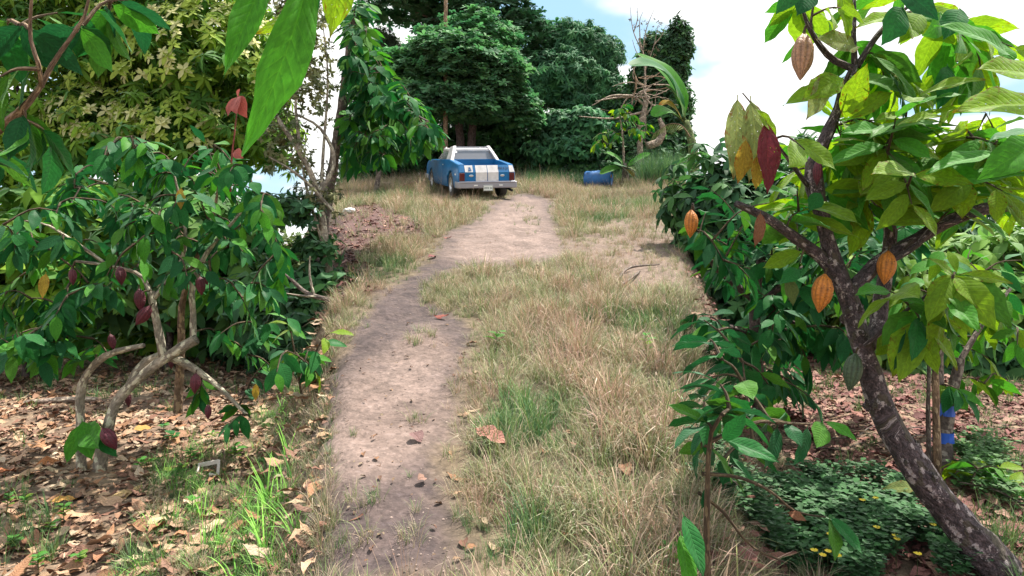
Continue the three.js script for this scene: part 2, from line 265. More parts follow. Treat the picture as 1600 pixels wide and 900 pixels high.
// lobes: [centre, [rx, ry, rz]]
function crown(parent, lobes, n, size, colors, kind, seed, { gap = 0.15, up = 0.5, mat = CM, shell = 0.45, below = -0.75 } = {}) {
  const r = rng(seed), w = lobes.map(([, q]) => Math.pow(q[0] * q[1] * q[2], 0.67)), tot = w.reduce((a, b) => a + b, 0), sets = ROS[kind].map(() => [[], []]);
  const tint = lobes.map(() => 0.85 + 0.3 * r()); let made = 0;
  for (let k = 0; k < n * 5 && made < n; k++) {
    let pick = r() * tot, li = 0; while (pick > w[li] && li < lobes.length - 1) pick -= w[li++];
    const [c, q] = lobes[li], z = lerp(below, 1, r()), a = r() * 2 * Math.PI, s = Math.sqrt(Math.max(0, 1 - z * z)), nx = Math.cos(a) * s, nz = Math.sin(a) * s;
    const bump = 1 + 0.28 * n3(nx * 2 + li * 3, z * 2, nz * 2) + 0.12 * n3(nx * 6, z * 6 + li, nz * 6), rad = Math.pow(lerp(shell, 1, r()), 0.6) * bump;
    const p = new V3(c.x + nx * q[0] * rad, c.y + z * q[1] * rad, c.z + nz * q[2] * rad);
    if (n3(p.x * 0.9 / size / 4, p.y * 0.9 / size / 4, p.z * 0.9 / size / 4) < -1 + 2 * gap * (0.7 + 0.6 * r())) continue;
    const axis = new V3(nx, z, nz).lerp(UP, up); axis.x += (r() - 0.5) * 0.7; axis.y += (r() - 0.5) * 0.3; axis.z += (r() - 0.5) * 0.7; axis.normalize();
    const m = new THREE.Matrix4().compose(p.sub(parent.position), new THREE.Quaternion().setFromUnitVectors(UP, axis).multiply(new THREE.Quaternion().setFromAxisAngle(UP, r() * 6.28)), new V3(1, 1, 1).multiplyScalar(size * (0.7 + 0.6 * r())));
    const g = Math.floor(r() * sets.length), cc = colors[Math.floor(r() * colors.length)], v = tint[li] * (0.75 + 0.5 * r());
    sets[g][0].push(m); sets[g][1].push(col(cc[0] * v, cc[1] * v, cc[2] * v)); made++;
  }
  sets.forEach(([m, c], i) => m.length && copies(parent, 'crown', ROS[kind][i], mat, m, c));
}
// a background tree: trunk (or several), limbs to the lobes, crown
function bigTree({ name, label, category = 'tree', group, base, trunks, lobes, n, size, colors, kind, seed, wm = WM.dark, limbR = 0.05, opt }) {
  const t = thing(name, label, category, base, group), r = rng(seed + 5);
  const tops = trunks.map(({ pts, r: R }) => { const P = pathPts(pts); worldPart(t, 'trunk', tube(P, R, 9, 0.1, seed), wm); return P[P.length - 1]; });
  for (const [c, q] of lobes) { let from = tops[0]; for (const p of tops) if (p.distanceTo(c) < from.distanceTo(c)) from = p; const mid = from.clone().lerp(c, 0.5); mid.y += 0.15 * q[1]; mid.x += (r() - 0.5) * 0.4 * q[0]; worldPart(t, 'limb', tube([from, mid, c.clone().add(new V3(0, q[1] * 0.5, 0))], [limbR, limbR * 0.7, limbR * 0.3], 6, 0.1, seed), wm); }
  crown(t, lobes, n, size, colors, kind, seed, opt); return t;
}
const lobe = (px, py, d, rx, ry, rz) => [at(px, py, d), [rx, ry, rz ?? rx]];
// ---------------------------------------------------------------- the ground
const TRACK = [[470, 905], [725, 905], [705, 840], [690, 770], [676, 705], [700, 655], [704, 620], [722, 560], [727, 512], [690, 486], [668, 455], [716, 412], [760, 416], [870, 405], [876, 380], [858, 340], [862, 312], [815, 302], [775, 318], [748, 346], [700, 364], [684, 396], [656, 428], [600, 460], [572, 500], [545, 545], [490, 610], [430, 700]].map(([x, y]) => gm(x, y));
const NEAR_SLAB = [[470, 760], [610, 745], [680, 690], [690, 640], [690, 560], [660, 510], [620, 545], [560, 590], [480, 650]].map(([x, y]) => gm(x, y));
const FAR_SLAB = [[700, 405], [770, 414], [868, 402], [872, 375], [848, 340], [850, 314], [812, 306], [780, 322], [752, 348], [716, 370]].map(([x, y]) => gm(x, y));
const BARE_SIDE = [[930, 350], [1070, 340], [1070, 445], [1010, 455], [960, 430], [900, 390]].map(([x, y]) => gm(x, y));
const LITTER_SIDE = [[500, 330], [590, 320], [650, 345], [668, 372], [600, 372], [560, 400], [552, 455], [500, 470]].map(([x, y]) => gm(x, y));
const mixC = (a, b, t) => [lerp(a[0], b[0], t), lerp(a[1], b[1], t), lerp(a[2], b[2], t)];
function groundColor(x, d) {
  const k = onHill(x, d), f = fbm2(x * 1.3, d * 1.3, 4), f2 = fbm2(x * 5 + 9, d * 5, 3);
  let c = mixC([0.21, 0.14, 0.10], [0.36, 0.26, 0.18], smooth(-0.25, 0.4, f + 0.4 * f2));              // earth under the leaf litter
  if (k > 0.02 && d > 0.5) {
    let m = mixC([0.17, 0.135, 0.085], [0.22, 0.165, 0.11], smooth(-0.3, 0.3, f));
    const j = 0.05 * (f + f2) * Math.min(3, 0.6 + d * 0.2);
    const tr = smooth(0.12, -0.06, polyDist(x, d, TRACK) + j);
    m = mixC(m, mixC([0.088, 0.064, 0.066], [0.14, 0.102, 0.098], smooth(-0.3, 0.3, f2)), tr);
    const sl = Math.max(smooth(0.2, -0.12, polyDist(x, d, NEAR_SLAB) + j * 2.4), smooth(0.28, -0.15, polyDist(x, d, FAR_SLAB) + j * 2.4));
    m = mixC(m, mixC([0.24, 0.175, 0.155], [0.33, 0.245, 0.22], smooth(-0.3, 0.35, f + f2 * 0.5)), sl);
    m = mixC(m, [0.27, 0.195, 0.165], smooth(0.5, -0.4, polyDist(x, d, BARE_SIDE) + j * 3) * 0.8);
    m = mixC(m, [0.16, 0.085, 0.08], smooth(0.4, -0.3, polyDist(x, d, LITTER_SIDE) + j * 3));
    c = mixC(c, m, smooth(0.3, 0.9, k));
  }
  return c;
}
{
  const axis = (fine, near0, near1, far) => { const a = []; for (let v = near0; v <= near1 + 1e-6; v += fine) a.push(v); let s = fine; while (a[a.length - 1] < far) { s *= 1.12; a.push(a[a.length - 1] + s); } s = fine; const b = []; let v = near0; while (v > -far) { s *= 1.12; v -= s; b.push(v); } return b.reverse().concat(a); };
  const X = axis(0.07, -5, 5, 900), D = axis(0.07, 2, 12, 900), pos = [], uv = [], cl = [], idx = [];
  for (const d of D) for (const x of X) { pos.push(x, groundY(x, -d), -d); uv.push(x / 1.7, d / 1.7); const c = groundColor(x, d); cl.push(c[0] * 0.8, c[1] * 0.8, c[2] * 0.8); }
  const n = X.length; for (let j = 0; j < D.length - 1; j++) for (let i = 0; i < n - 1; i++) { const a = j * n + i, b = a + n; idx.push(a, a + 1, b, a + 1, b + 1, b); }
  const g = new THREE.BufferGeometry(); g.setAttribute('position', new THREE.Float32BufferAttribute(pos, 3)); g.setAttribute('uv', new THREE.Float32BufferAttribute(uv, 2)); g.setAttribute('color', new THREE.Float32BufferAttribute(cl, 3)); g.setIndex(idx); g.computeVertexNormals();
  const soil = dataTex(1024, 1024, (u, v) => { const a = tile(u, v, 2, 5), b = tile(u, v + 0.37, 14, 4), p = tile(u + 0.61, v, 26, 2) > 0.42 ? 0.16 : 0; const k = 0.88 + 0.10 * a + 0.16 * b + p * 0.7; return [k, k * 0.985, k * 0.965]; });
  const rel = dataTex(1024, 1024, (u, v) => { const k = 0.5 + 0.3 * tile(u, v, 6, 4) + 0.3 * tile(u, v + 0.37, 18, 4); return [k, k, k]; }, false);
  const o = new THREE.Mesh(g, new THREE.MeshStandardMaterial({ vertexColors: true, map: soil, bumpMap: rel, bumpScale: 0.014, roughness: 0.97 })); shade(o); o.name = 'ground'; o.userData.kind = 'structure'; scene.add(o);
}

// ---------------------------------------------------------------- grass
function tuftGeo({ n = 16, len = [0.12, 0.26], w = 0.0035, spread: sp = 0.035, arch = [0.3, 1.3], green = 0.4, seed = 1, seg = 3, straw = [[0.37, 0.30, 0.19], [0.45, 0.37, 0.26], [0.30, 0.22, 0.155], [0.40, 0.29, 0.22]], leafy = [[0.13, 0.18, 0.055], [0.20, 0.235, 0.08], [0.15, 0.185, 0.08]] }) {
  const r = rng(seed), pos = [], cl = [], idx = [];
  for (let i = 0; i < n; i++) {
    const a = r() * 6.283, q = Math.sqrt(r()) * sp, bx = Math.cos(a) * q, bz = Math.sin(a) * q, ha = a + (r() - 0.5) * 2.2, L = lerp(len[0], len[1], r()), bend = lerp(arch[0], arch[1], r()), lean = 0.1 + 0.35 * r();
    const c = r() < green ? leafy[Math.floor(r() * leafy.length)] : straw[Math.floor(r() * straw.length)], v = 0.8 + 0.4 * r();
    const hx = Math.cos(ha), hz = Math.sin(ha), tw = ha + 1.57 + (r() - 0.5), wx = Math.cos(tw) * w, wz = Math.sin(tw) * w;
    let x = bx, y = -0.01, z = bz, th = lean; const b0 = pos.length / 3, kink = r() < 0.25 ? 1 + Math.floor(r() * seg) : -1;
    for (let s = 0; s <= seg; s++) {
      const k = s / seg, ww = (1 - 0.75 * k);
      if (s < seg) { pos.push(x - wx * ww, y, z - wz * ww, x + wx * ww, y, z + wz * ww); cl.push(c[0] * v, c[1] * v, c[2] * v, c[0] * v, c[1] * v, c[2] * v); } else { pos.push(x, y, z); cl.push(c[0] * v, c[1] * v, c[2] * v); }
      x += Math.sin(th) * hx * L / seg; z += Math.sin(th) * hz * L / seg; y += Math.cos(th) * L / seg; th += bend / seg + (s === kink ? 0.9 : 0);
    }
    for (let s = 0; s < seg; s++) { const p = b0 + s * 2; if (s < seg - 1) idx.push(p, p + 1, p + 2, p + 1, p + 3, p + 2); else idx.push(p, p + 1, p + 2); }
  }
  const g = new THREE.BufferGeometry(); g.setAttribute('position', new THREE.Float32BufferAttribute(pos, 3)); g.setAttribute('color', new THREE.Float32BufferAttribute(cl, 3)); g.setIndex(idx); g.computeVertexNormals(); return g;
}
const grassMat = new THREE.MeshPhysicalMaterial({ name: 'grass_blade', vertexColors: true, roughness: 0.85, transmission: 0.3, thickness: 0, side: THREE.DoubleSide });
const TUFT = {
  straw: [1, 2, 3].map((s) => tuftGeo({ n: 20, green: 0.3, seed: s, len: [0.10, 0.30], w: 0.0025, spread: 0.06, arch: [0.4, 1.9], seg: 4 })),
  mixed: [4, 5, 6].map((s) => tuftGeo({ n: 18, green: 0.62, seed: s, len: [0.10, 0.29], w: 0.003, spread: 0.06, arch: [0.4, 1.8], seg: 4 })),
  green: [7, 8].map((s) => tuftGeo({ n: 16, green: 1, seed: s, len: [0.1, 0.24], w: 0.003, leafy: [[0.08, 0.17, 0.055], [0.13, 0.21, 0.06], [0.075, 0.15, 0.065]] })),
  stem: [9, 10].map((s) => tuftGeo({ n: 7, green: 0.25, seed: s, len: [0.22, 0.4], w: 0.0016, arch: [0.1, 0.7], spread: 0.05 })),
  lush: [13, 14].map((s) => tuftGeo({ n: 9, green: 1, seed: s, len: [0.14, 0.34], w: 0.0055, arch: [0.6, 1.7], seg: 5, leafy: [[0.11, 0.30, 0.04], [0.18, 0.40, 0.06], [0.08, 0.24, 0.05]] })),
};
const grassSets = {}; const addTuft = (patch, kind, x, d, s, c, r) => { const k = Math.floor(r() * TUFT[kind].length), key = patch + '|' + kind + '|' + k; (grassSets[key] ??= [[], []]); const q = new THREE.Quaternion().setFromEuler(new THREE.Euler((r() - 0.5) * 0.3, r() * 6.28, (r() - 0.5) * 0.3)); grassSets[key][0].push(new THREE.Matrix4().compose(new V3(x, groundY(x, -d), -d), q, new V3(s, s * (0.8 + 0.4 * r()), s))); grassSets[key][1].push(c); };
const px_mid = (x, d) => [CX + x / d * F, 226 + 1600 / d];
{
  const r = rng(77);
  const dens = (d) => d < 4 ? 420 : d < 7 ? 300 : d < 12 ? 150 : d < 20 ? 90 : 50;
  const GREEN_PATCHES = [[...gm(1040, 510), 0.8, 0.55], [...gm(600, 425), 0.8, 1.0], [...gm(1000, 325), 2.2, 1.6], [...gm(940, 345), 1.0, 0.8], [...gm(820, 660), 0.4, 0.5], [...gm(560, 790), 0.25, 0.3], [...gm(760, 850), 0.35, 0.3], [...gm(600, 310), 1.2, 1.4]];
  for (let d = 2.0; d < 29; d += 0.25) {
    const half = EDGE * d + 0.15, count = Math.round(2 * half * 0.25 * dens(d));
    for (let k = 0; k < count; k++) {
      const x = lerp(-half, half, r()), dd = d + 0.25 * r(), f = fbm2(x * 0.9 + 20, dd * 0.9, 3), f2 = fbm2(x * 3.3, dd * 3.3 + 5, 2);
      const tr = polyDist(x, dd, TRACK) + 0.13 * f2 * (1 + dd * 0.08); let p = smooth(-0.02, 0.14, tr);
      const inLitter = polyDist(x, dd, LITTER_SIDE), inBare = polyDist(x, dd, BARE_SIDE);
      if (inLitter < 0) p *= f2 > 0.35 ? 0.5 : 0.03; if (inBare + f2 * 0.8 < 0) p *= 0.5;
      if (p < 0.5 && tr < 0 && f2 + 0.4 * f > 0.52) p = 0.35;                                            // weeds in the track
      p *= 0.55 + 0.6 * smooth(-0.45, 0.2, f);
      if (r() > p) continue;
      let gr = 0; for (const [gx, gd, rx, rd] of GREEN_PATCHES) gr = Math.max(gr, 1 - Math.hypot((x - gx) / rx, (dd - gd) / rd));
      gr += 0.5 * f2; const right = x / dd > -0.08;
      const u = r(); let kind = gr > 0.25 ? (u < 0.75 ? 'green' : 'mixed') : f > 0.12 ? (u < 0.75 ? (u < 0.5 ? 'straw' : 'mixed') : 'stem') : u < 0.66 ? 'mixed' : u < 0.92 ? 'straw' : 'stem';
      const clump = fbm2(x * 2.1 + 70, dd * 2.1, 3); let s = (0.6 + 0.5 * r()) * (0.95 + 0.4 * f + 0.75 * clump) * smooth(-0.15, 0.5, tr + 0.05); s = Math.max(s, 0.35);
      if (inBare < 0.2 && dd > 6) s *= 0.55; const cx = x + 1.35, cd = dd - 18.2; if (Math.hypot(cx / 1.7, cd / 2.4) < 1) s *= 0.45; if (Math.abs(x - 3.1) < 1.0 && dd > 20.5 && dd < 25.2) s *= 0.45;
      if (dd > 11) s *= 1.5; if (dd > 15 && x < -0.5 && x > -3.5) s *= 1.15; if (dd > 20) s *= 1.3;
      if (dd > 9 && !right) s *= 0.95;
      const v = 0.95 + 0.4 * r(), pk = smooth(-0.1, 0.35, f + clump * 0.5); addTuft('track', kind, x, dd, s, col(v * lerp(0.96, 1.1, pk), v * lerp(1.04, 0.95, pk), v * lerp(0.95, 1.0, pk)), r);
    }
  }
  // tongues of grass and weeds breaking into the track
  for (const [px, py, rx, rd, n] of [[715, 452, 0.42, 0.8, 170], [690, 470, 0.2, 0.5, 60], [655, 530, 0.12, 0.2, 14], [650, 655, 0.06, 0.05, 4], [575, 785, 0.1, 0.08, 7], [550, 850, 0.06, 0.08, 6], [650, 790, 0.03, 0.04, 2], [645, 845, 0.05, 0.06, 4], [830, 345, 0.2, 0.9, 26], [815, 325, 0.3, 1.2, 26]]) { const [gx, gd] = gm(px, py); for (let k = 0; k < n; k++) { const a = r() * 6.28, q = Math.sqrt(r()), v = 0.9 + 0.4 * r(), u = r(); addTuft('track', u < 0.5 ? 'mixed' : u < 0.75 ? 'straw' : 'green', gx + Math.cos(a) * q * rx, gd + Math.sin(a) * q * rd, (gd < 4.5 ? 0.24 : 0.36) + 0.3 * r(), col(v, v, v * 0.95), r); } }
  // grass over the two banks
  for (let k = 0; k < 6500; k++) {
    const side = r() < 0.5 ? -1 : 1, d = 2.1 + 14 * r() * r(), x = side * (EDGE * d + lerp(side < 0 ? 0.02 : 0, (side < 0 && d < 5 ? 0.95 : 0.45) + 0.06 * d, r())), v = 0.8 + 0.5 * r(), u = r();
    addTuft(side < 0 ? 'grove' : 'orchard', side < 0 && Math.abs(x) > EDGE * d + 0.28 && d < 6 ? (n2(x * 1.9 + 5, d * 1.9) < -0.15 ? 'mixed' : u < 0.45 ? 'lush' : 'green') : u < 0.5 ? 'mixed' : u < 0.9 ? 'straw' : 'green', x, d, (0.22 + 0.42 * r()) * (0.8 + 0.6 * n2(x * 2.4, d * 2.4)), col(v * 0.9, v * 0.86, v * 0.85), r);
  }
  // grass and weeds in the leaf litter on both sides
  for (let k = 0; k < 3800; k++) {
    const side = r() < 0.55 ? -1 : 1, d = 2.4 + 9 * r() * r() + r(), u = lerp(0.275, 0.9, r()), x = side * u * d; if (onHill(x, d) > 0.5) continue;
    const px = CX + x / d * F, py = 380 + 1600 / d, f = fbm2(x * 1.2 + 50, d * 1.2, 3);
    let p = smooth(0.15, 0.5, f + 0.1); let kind = 'green';
    if (side < 0) { p *= 0.5; if (px > 300 && py > 760) { p = 0.25 + 0.5 * smooth(300, 480, px); kind = r() < 0.6 ? 'lush' : 'green'; } if (d > 6.5) p = 0.6; }
    else { if (px > 1520) p = 0.5; if (d > 6.2) p = 0.85; if (px < 1480 && d < 6) p *= 0.15; }
    if (r() > p) continue; const v = 0.8 + 0.6 * r(); addTuft(side < 0 ? 'grove' : 'orchard', kind, x, d, 0.45 + 0.5 * r(), col(v, v, v * 0.8), r);
  }
  for (const [key, [m, c]] of Object.entries(grassSets)) {
    const [patch, kind] = key.split('|'), o = copies(scene, numbered(kind === 'green' || kind === 'lush' ? 'green_grass' : 'dry_grass'), TUFT[kind][+key.split('|')[2]], grassMat, m, c);
    const where = { track: 'along the climbing dirt track', grove: 'in the leaf litter under the purple-podded tree', orchard: 'around the leaning orange-podded tree' }[patch];
    tag(o, `${{ straw: 'straw-coloured dry grass', mixed: 'half green half dry grass', green: 'short green grass', stem: 'tall thin grass stems', lush: 'long bright green grass blades' }[kind]} ${where}`, 'grass', 'grass on the plantation ground', 'stuff');
  }
}

// ---------------------------------------------------------------- leaf litter
const dryGeos = [1, 2, 3].map((k) => { const g = leafGeo({ seg: 6, across: 1, W: 0.2, droop: [0.35, -0.25, 0.1][k - 1], fold: [0.9, -0.5, 0.6][k - 1], wave: 0.05, seed: 40 + k }); return g; });
const dryMat = new THREE.MeshStandardMaterial({ name: 'dry_leaf', color: 0xffffff, map: leafTex, bumpMap: leafBump, bumpScale: 0.004, roughness: 0.8, side: THREE.DoubleSide });
const DRY = [[0.34, 0.19, 0.12], [0.46, 0.31, 0.20], [0.26, 0.13, 0.09], [0.54, 0.42, 0.29], [0.42, 0.22, 0.12], [0.33, 0.19, 0.14], [0.62, 0.48, 0.36], [0.58, 0.38, 0.26]];
const DRYRED = [[0.26, 0.10, 0.095], [0.20, 0.075, 0.07], [0.33, 0.15, 0.12], [0.40, 0.24, 0.19], [0.17, 0.07, 0.06]];
function dryPlace(x, d, L, r, lift = 0.006) { const a = r() * 6.28, dir = new V3(Math.cos(a), (r() - 0.45) * 0.5, Math.sin(a)), nrm = new V3((r() - 0.5) * 0.9, 1, (r() - 0.5) * 0.9); return leafMatrix(new V3(x, groundY(x, -d) + lift + 0.02 * r(), -d), dir, nrm, L, 0.8 + 0.5 * r()); }
function litter(label, n, sample, pal, size, seed) {
  const r = rng(seed), sets = dryGeos.map(() => [[], []]);
  for (let k = 0; k < n; k++) { const q = sample(r); if (!q) continue; const g = Math.floor(r() * 3), c = pal[Math.floor(r() * pal.length)], v = 0.75 + 0.5 * r(); sets[g][0].push(dryPlace(q[0], q[1], lerp(size[0], size[1], r() * r()), r)); sets[g][1].push(col(c[0] * v, c[1] * v, c[2] * v)); }
  sets.forEach(([m, c], i) => m.length && tag(copies(scene, numbered('leaf_litter'), dryGeos[i], dryMat, m, c), label, 'leaf litter', 'fallen leaves carpeting the ground', 'stuff'));
}
litter('brown and tan dead leaves carpeting the earth around the purple-podded tree', 15000, (r) => { const d = 2.3 + 7.5 * Math.pow(r(), 0.8), x = -lerp(0.262, 0.92, r()) * d; return onHill(x, d) > 0.92 || fbm2(x * 1.1, d * 1.1 + 3, 3) < -0.33 + 0.1 * r() ? null : [x, d]; }, DRY, [0.022, 0.2], 21);
litter('dark red-brown dead leaves carpeting the earth behind the leaning tree', 14000, (r) => { const d = 2.3 + 7 * Math.pow(r(), 0.8), x = lerp(0.265, 0.92, r()) * d; return onHill(x, d) > 0.92 ? null : [x, d]; }, DRYRED, [0.022, 0.19], 22);
litter('a few dead leaves lying in the dry grass', 130, (r) => { const d = 2.3 + 10 * r() * r(), x = lerp(-0.1, EDGE, r()) * d; return polyDist(x, d, TRACK) < 0 ? null : [x, d]; }, DRY, [0.05, 0.14], 24);
litter('reddish dead leaves strewn on the bank beside the dirt track', 1600, (r) => { const [x0, d0] = gm(lerp(500, 680, r()), lerp(318, 470, r())); return polyDist(x0, d0, LITTER_SIDE) > 0.25 * r() ? null : [x0, d0]; }, DRYRED, [0.08, 0.2], 23);

{ // small stones and leaf scraps on the bare earth
  const r = rng(88), st = [[], []], lf = [[], []], stone = new THREE.IcosahedronGeometry(1, 1); { const p = stone.attributes.position; for (let i = 0; i < p.count; i++) { const k = 1 + 0.3 * n3(p.getX(i) * 1.5, p.getY(i) * 1.5, p.getZ(i) * 1.5); p.setXYZ(i, p.getX(i) * k, p.getY(i) * k * 0.6, p.getZ(i) * k); } stone.computeVertexNormals(); }
  for (let k = 0; k < 1500; k++) { const d = 2.2 + 14 * r() * r(), x = lerp(-EDGE, 0.1, r()) * d; if (polyDist(x, d, TRACK) > 0) continue; if (r() < 0.8) { const s = 0.003 + 0.009 * r() * r() * r(), v = 0.6 + 0.7 * r(); st[0].push(new THREE.Matrix4().compose(new V3(x, groundY(x, -d) + s * 0.2, -d), new THREE.Quaternion().setFromAxisAngle(UP, r() * 6), new V3(s, s, s * (0.7 + 0.6 * r())))); st[1].push(col(0.24 * v, 0.18 * v, 0.155 * v)); } else { const c = DRY[Math.floor(r() * DRY.length)]; lf[0].push(dryPlace(x, d, 0.02 + 0.05 * r() * r(), r, 0.002)); lf[1].push(col(c[0] * 0.8, c[1] * 0.8, c[2] * 0.8)); } }
  tag(copies(scene, 'gravel', stone, new THREE.MeshStandardMaterial({ color: 0xffffff, roughness: 0.95 }), st[0], st[1]), 'small loose stones scattered over the dirt track', 'gravel', '', 'stuff');
  tag(copies(scene, 'leaf_scraps', dryGeos[0], dryMat, lf[0], lf[1]), 'small scraps of dead leaf scattered over the dirt track', 'leaf litter', 'fallen leaves carpeting the ground', 'stuff');
}
// ---------------------------------------------------------------- the purple-podded tree with crossed leaning trunks
{
  const base = stand(gs(150, 737));
  const crownA = [[0, 345], [60, 300], [135, 262], [150, 218], [250, 207], [335, 222], [395, 250], [440, 325], [446, 415], [425, 470], [330, 470], [270, 440], [200, 470], [110, 520], [60, 560], [0, 560]];
  const lower = [[0, 450], [90, 470], [170, 500], [150, 560], [70, 590], [0, 560]], right = [[300, 440], [420, 450], [440, 520], [505, 560], [512, 610], [440, 590], [370, 560], [330, 520]], skirt = [[290, 610], [400, 590], [400, 680], [310, 660]];
  const t = leafyTree({
    name: 'cacao_tree', label: 'cacao tree with crossed pale trunks and dark purple pods', base, seed: 3, woodMat: WM.paleLichen, singles: 300,
    wood: [
      { name: 'trunk', pts: [[128, 742, 4.5], [127, 690, 4.5], [127, 605, 4.5], [150, 567, 4.45], [180, 550, 4.4], [225, 540, 4.35]], r: [0.036, 0.03, 0.028, 0.026, 0.023, 0.016], sides: 12 },
      { name: 'trunk', pts: [[155, 742, 4.52], [165, 680, 4.5], [183, 628, 4.5], [215, 592, 4.5], [258, 560, 4.5], [306, 530, 4.5]], r: [0.05, 0.04, 0.034, 0.032, 0.034, 0.036], sides: 12 },
      { pts: [[205, 600, 4.52], [222, 570, 4.56], [250, 556, 4.6], [272, 560, 4.65], [330, 595, 4.6], [386, 648, 4.55]], r: [0.036, 0.034, 0.03, 0.02, 0.016, 0.01] },
      { pts: [[255, 558, 4.5], [248, 520, 4.5], [240, 480, 4.5], [236, 455, 4.5]], r: [0.028, 0.026, 0.024, 0.026] },
      { pts: [[237, 470, 4.5], [262, 440, 4.5], [282, 410, 4.5], [290, 370, 4.45], [280, 310, 4.4], [268, 255, 4.4]], r: [0.018, 0.015, 0.014, 0.011, 0.009, 0.006] },
      { pts: [[236, 462, 4.5], [220, 430, 4.5], [170, 415, 4.4], [118, 408, 4.3]], r: [0.018, 0.014, 0.012, 0.008] },
      { pts: [[278, 645, 4.9], [280, 600, 4.9], [283, 540, 4.85], [284, 480, 4.8], [300, 420, 4.75], [330, 350, 4.7], [345, 270, 4.6]], r: [0.035, 0.028, 0.026, 0.022, 0.018, 0.012, 0.007], mat: WM.tan },
      { pts: [[302, 535, 4.55], [302, 490, 4.6], [300, 450, 4.6], [320, 400, 4.6], [370, 340, 4.5], [400, 300, 4.4]], r: [0.022, 0.022, 0.02, 0.014, 0.01, 0.006] },
      { pts: [[165, 412, 4.4], [120, 380, 4.3], [70, 350, 4.2], [40, 345, 4.1]], r: [0.012, 0.01, 0.008, 0.005] },
    ],
    clusters: [...spread(190, crownA, 3.75, 5.4, 31, 0.10), ...spread(14, lower, 3.9, 5, 32, 0.15), ...spread(18, right, 4.0, 5.0, 33, 0.15), ...spread(3, skirt, 4.3, 4.7, 34, 0.2)],
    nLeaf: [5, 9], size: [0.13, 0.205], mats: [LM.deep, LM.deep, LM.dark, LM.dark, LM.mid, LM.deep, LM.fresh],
    clear: [...[[113, 432], [188, 430], [218, 470], [224, 493], [313, 448], [175, 535], [305, 600], [325, 645], [200, 624], [172, 688]].map(([x, y]) => [x, y, 22, 4.42]), ...[[127, 640], [135, 590], [165, 560], [183, 628], [215, 592], [258, 560], [290, 540], [246, 515], [240, 480]].map(([x, y]) => [x, y, 18, 4.5])],
  });
  for (const [x0, y0, x1, y1, d, f] of [[113, 419, 114, 446, 4.25, 0.85], [187, 416, 190, 446, 4.2, 1], [217, 451, 220, 487, 4.3, 0.9], [235, 478, 212, 508, 4.28, 0.95], [312, 432, 315, 462, 4.35, 0.95], [172, 522, 178, 547, 4.4, 0.9], [306, 583, 304, 616, 4.35, 0.95], [325, 632, 325, 656, 4.35, 0.85], [199, 612, 201, 636, 4.6, 0.8], [160, 669, 182, 703, 4.3, 1.0], [266, 560, 268, 577, 4.8, 0.9], [320, 430, 324, 446, 4.6, 0.9], [180, 416, 178, 430, 4.5, 0.9]])
    pod(t, at(x0, y0, d), at(x1, y1, d), PM.purple, 'dark purple ridged pod', f, 1);
  const sh = [[[128, 655, 4.42], [142, 722, 4.3], LM.fresh, 1.25], [[128, 660, 4.45], [100, 728, 4.35], LM.fresh, 1], [[150, 672, 4.4], [183, 716, 4.3], LM.deep, 1], [[132, 662, 4.5], [150, 700, 4.2], LM.fresh, 1.2]];
  for (const [a, b, m, w] of sh) { const p = at(...a), q = at(...b); leafMesh(t, leafMatrix(p, q.clone().sub(p), new V3(0.1, 0.35, 0.9), p.distanceTo(q), w), fineLeaves[0], m); }
  for (const [a, b] of [[[283, 292, 3.9], [282, 328, 3.85]], [[72, 425, 4.0], [65, 468, 3.95]], [[400, 598, 4.2], [399, 628, 4.2]]]) { const p = at(...a), q = at(...b); leafMesh(t, leafMatrix(p, q.clone().sub(p), new V3(0.2, 0.3, 0.9), p.distanceTo(q), 1.1), cacaoLeaves[0], LM.yellow, 'yellowing hanging leaf'); }
  // the red young shoot at its top
  worldPart(t, 'shoot', tube(pathPts([[360, 300, 4.3], [362, 250, 4.3], [368, 195, 4.3], [372, 150, 4.3]]), [0.008, 0.007, 0.005, 0.004], 6), WM.red);
  for (const [a, b] of [[[372, 150, 4.3], [352, 180, 4.2]], [[372, 148, 4.3], [383, 184, 4.2]], [[371, 152, 4.3], [373, 138, 4.25]], [[371, 150, 4.3], [366, 176, 4.15]], [[366, 235, 4.3], [378, 246, 4.2]], [[362, 262, 4.3], [358, 282, 4.2]]]) { const p = at(...a), q = at(...b); leafMesh(t, leafMatrix(p, q.clone().sub(p), new V3(-0.3, 0.3, 0.9), p.distanceTo(q), 1.2), cacaoLeaves[2], LM.red, 'limp red young leaf'); }
}
// ---------------------------------------------------------------- near branches hanging into the picture on the left
{
  const base = stand([-2.55, 2.3]);
  leafyTree({
    name: 'cacao_tree', label: 'cacao branch with large leaves hanging in the top left corner', base, seed: 8, woodMat: WM.tan, twigMat: WM.tan, geos: fineLeaves,
    wood: [{ name: 'trunk', pts: [base.clone(), base.clone().add(new V3(0, 1.2, 0)), at(-90, 260, 2.25), at(-40, 235, 2.2)], r: [0.06, 0.05, 0.035, 0.022] },
      { pts: [[-45, 238, 2.2], [0, 200, 2.15], [30, 175, 2.1], [60, 140, 2.1], [85, 95, 2.1], [110, 60, 2.1], [134, 20, 2.1], [140, -20, 2.1]], r: [0.022, 0.016, 0.014, 0.011, 0.008, 0.006, 0.005, 0.004] },
      { pts: [[65, 135, 2.1], [60, 100, 2.05], [48, 60, 2.05], [50, -20, 2.0]], r: [0.008, 0.006, 0.005, 0.004] }],
    clusters: [[40, 190, 2.1], [30, 40, 2.1], [130, 40, 2.2], [0, 120, 2.0], [170, 30, 2.3], [80, 220, 2.2], [5, 60, 2.3], [90, 20, 2.4], [200, 0, 2.3], [10, 240, 2.4]].map((p) => at(...p)),
    nLeaf: [4, 6], size: [0.17, 0.24], mats: [LM.deep, LM.deep, LM.mid, LM.fresh, LM.dark],
  });
}
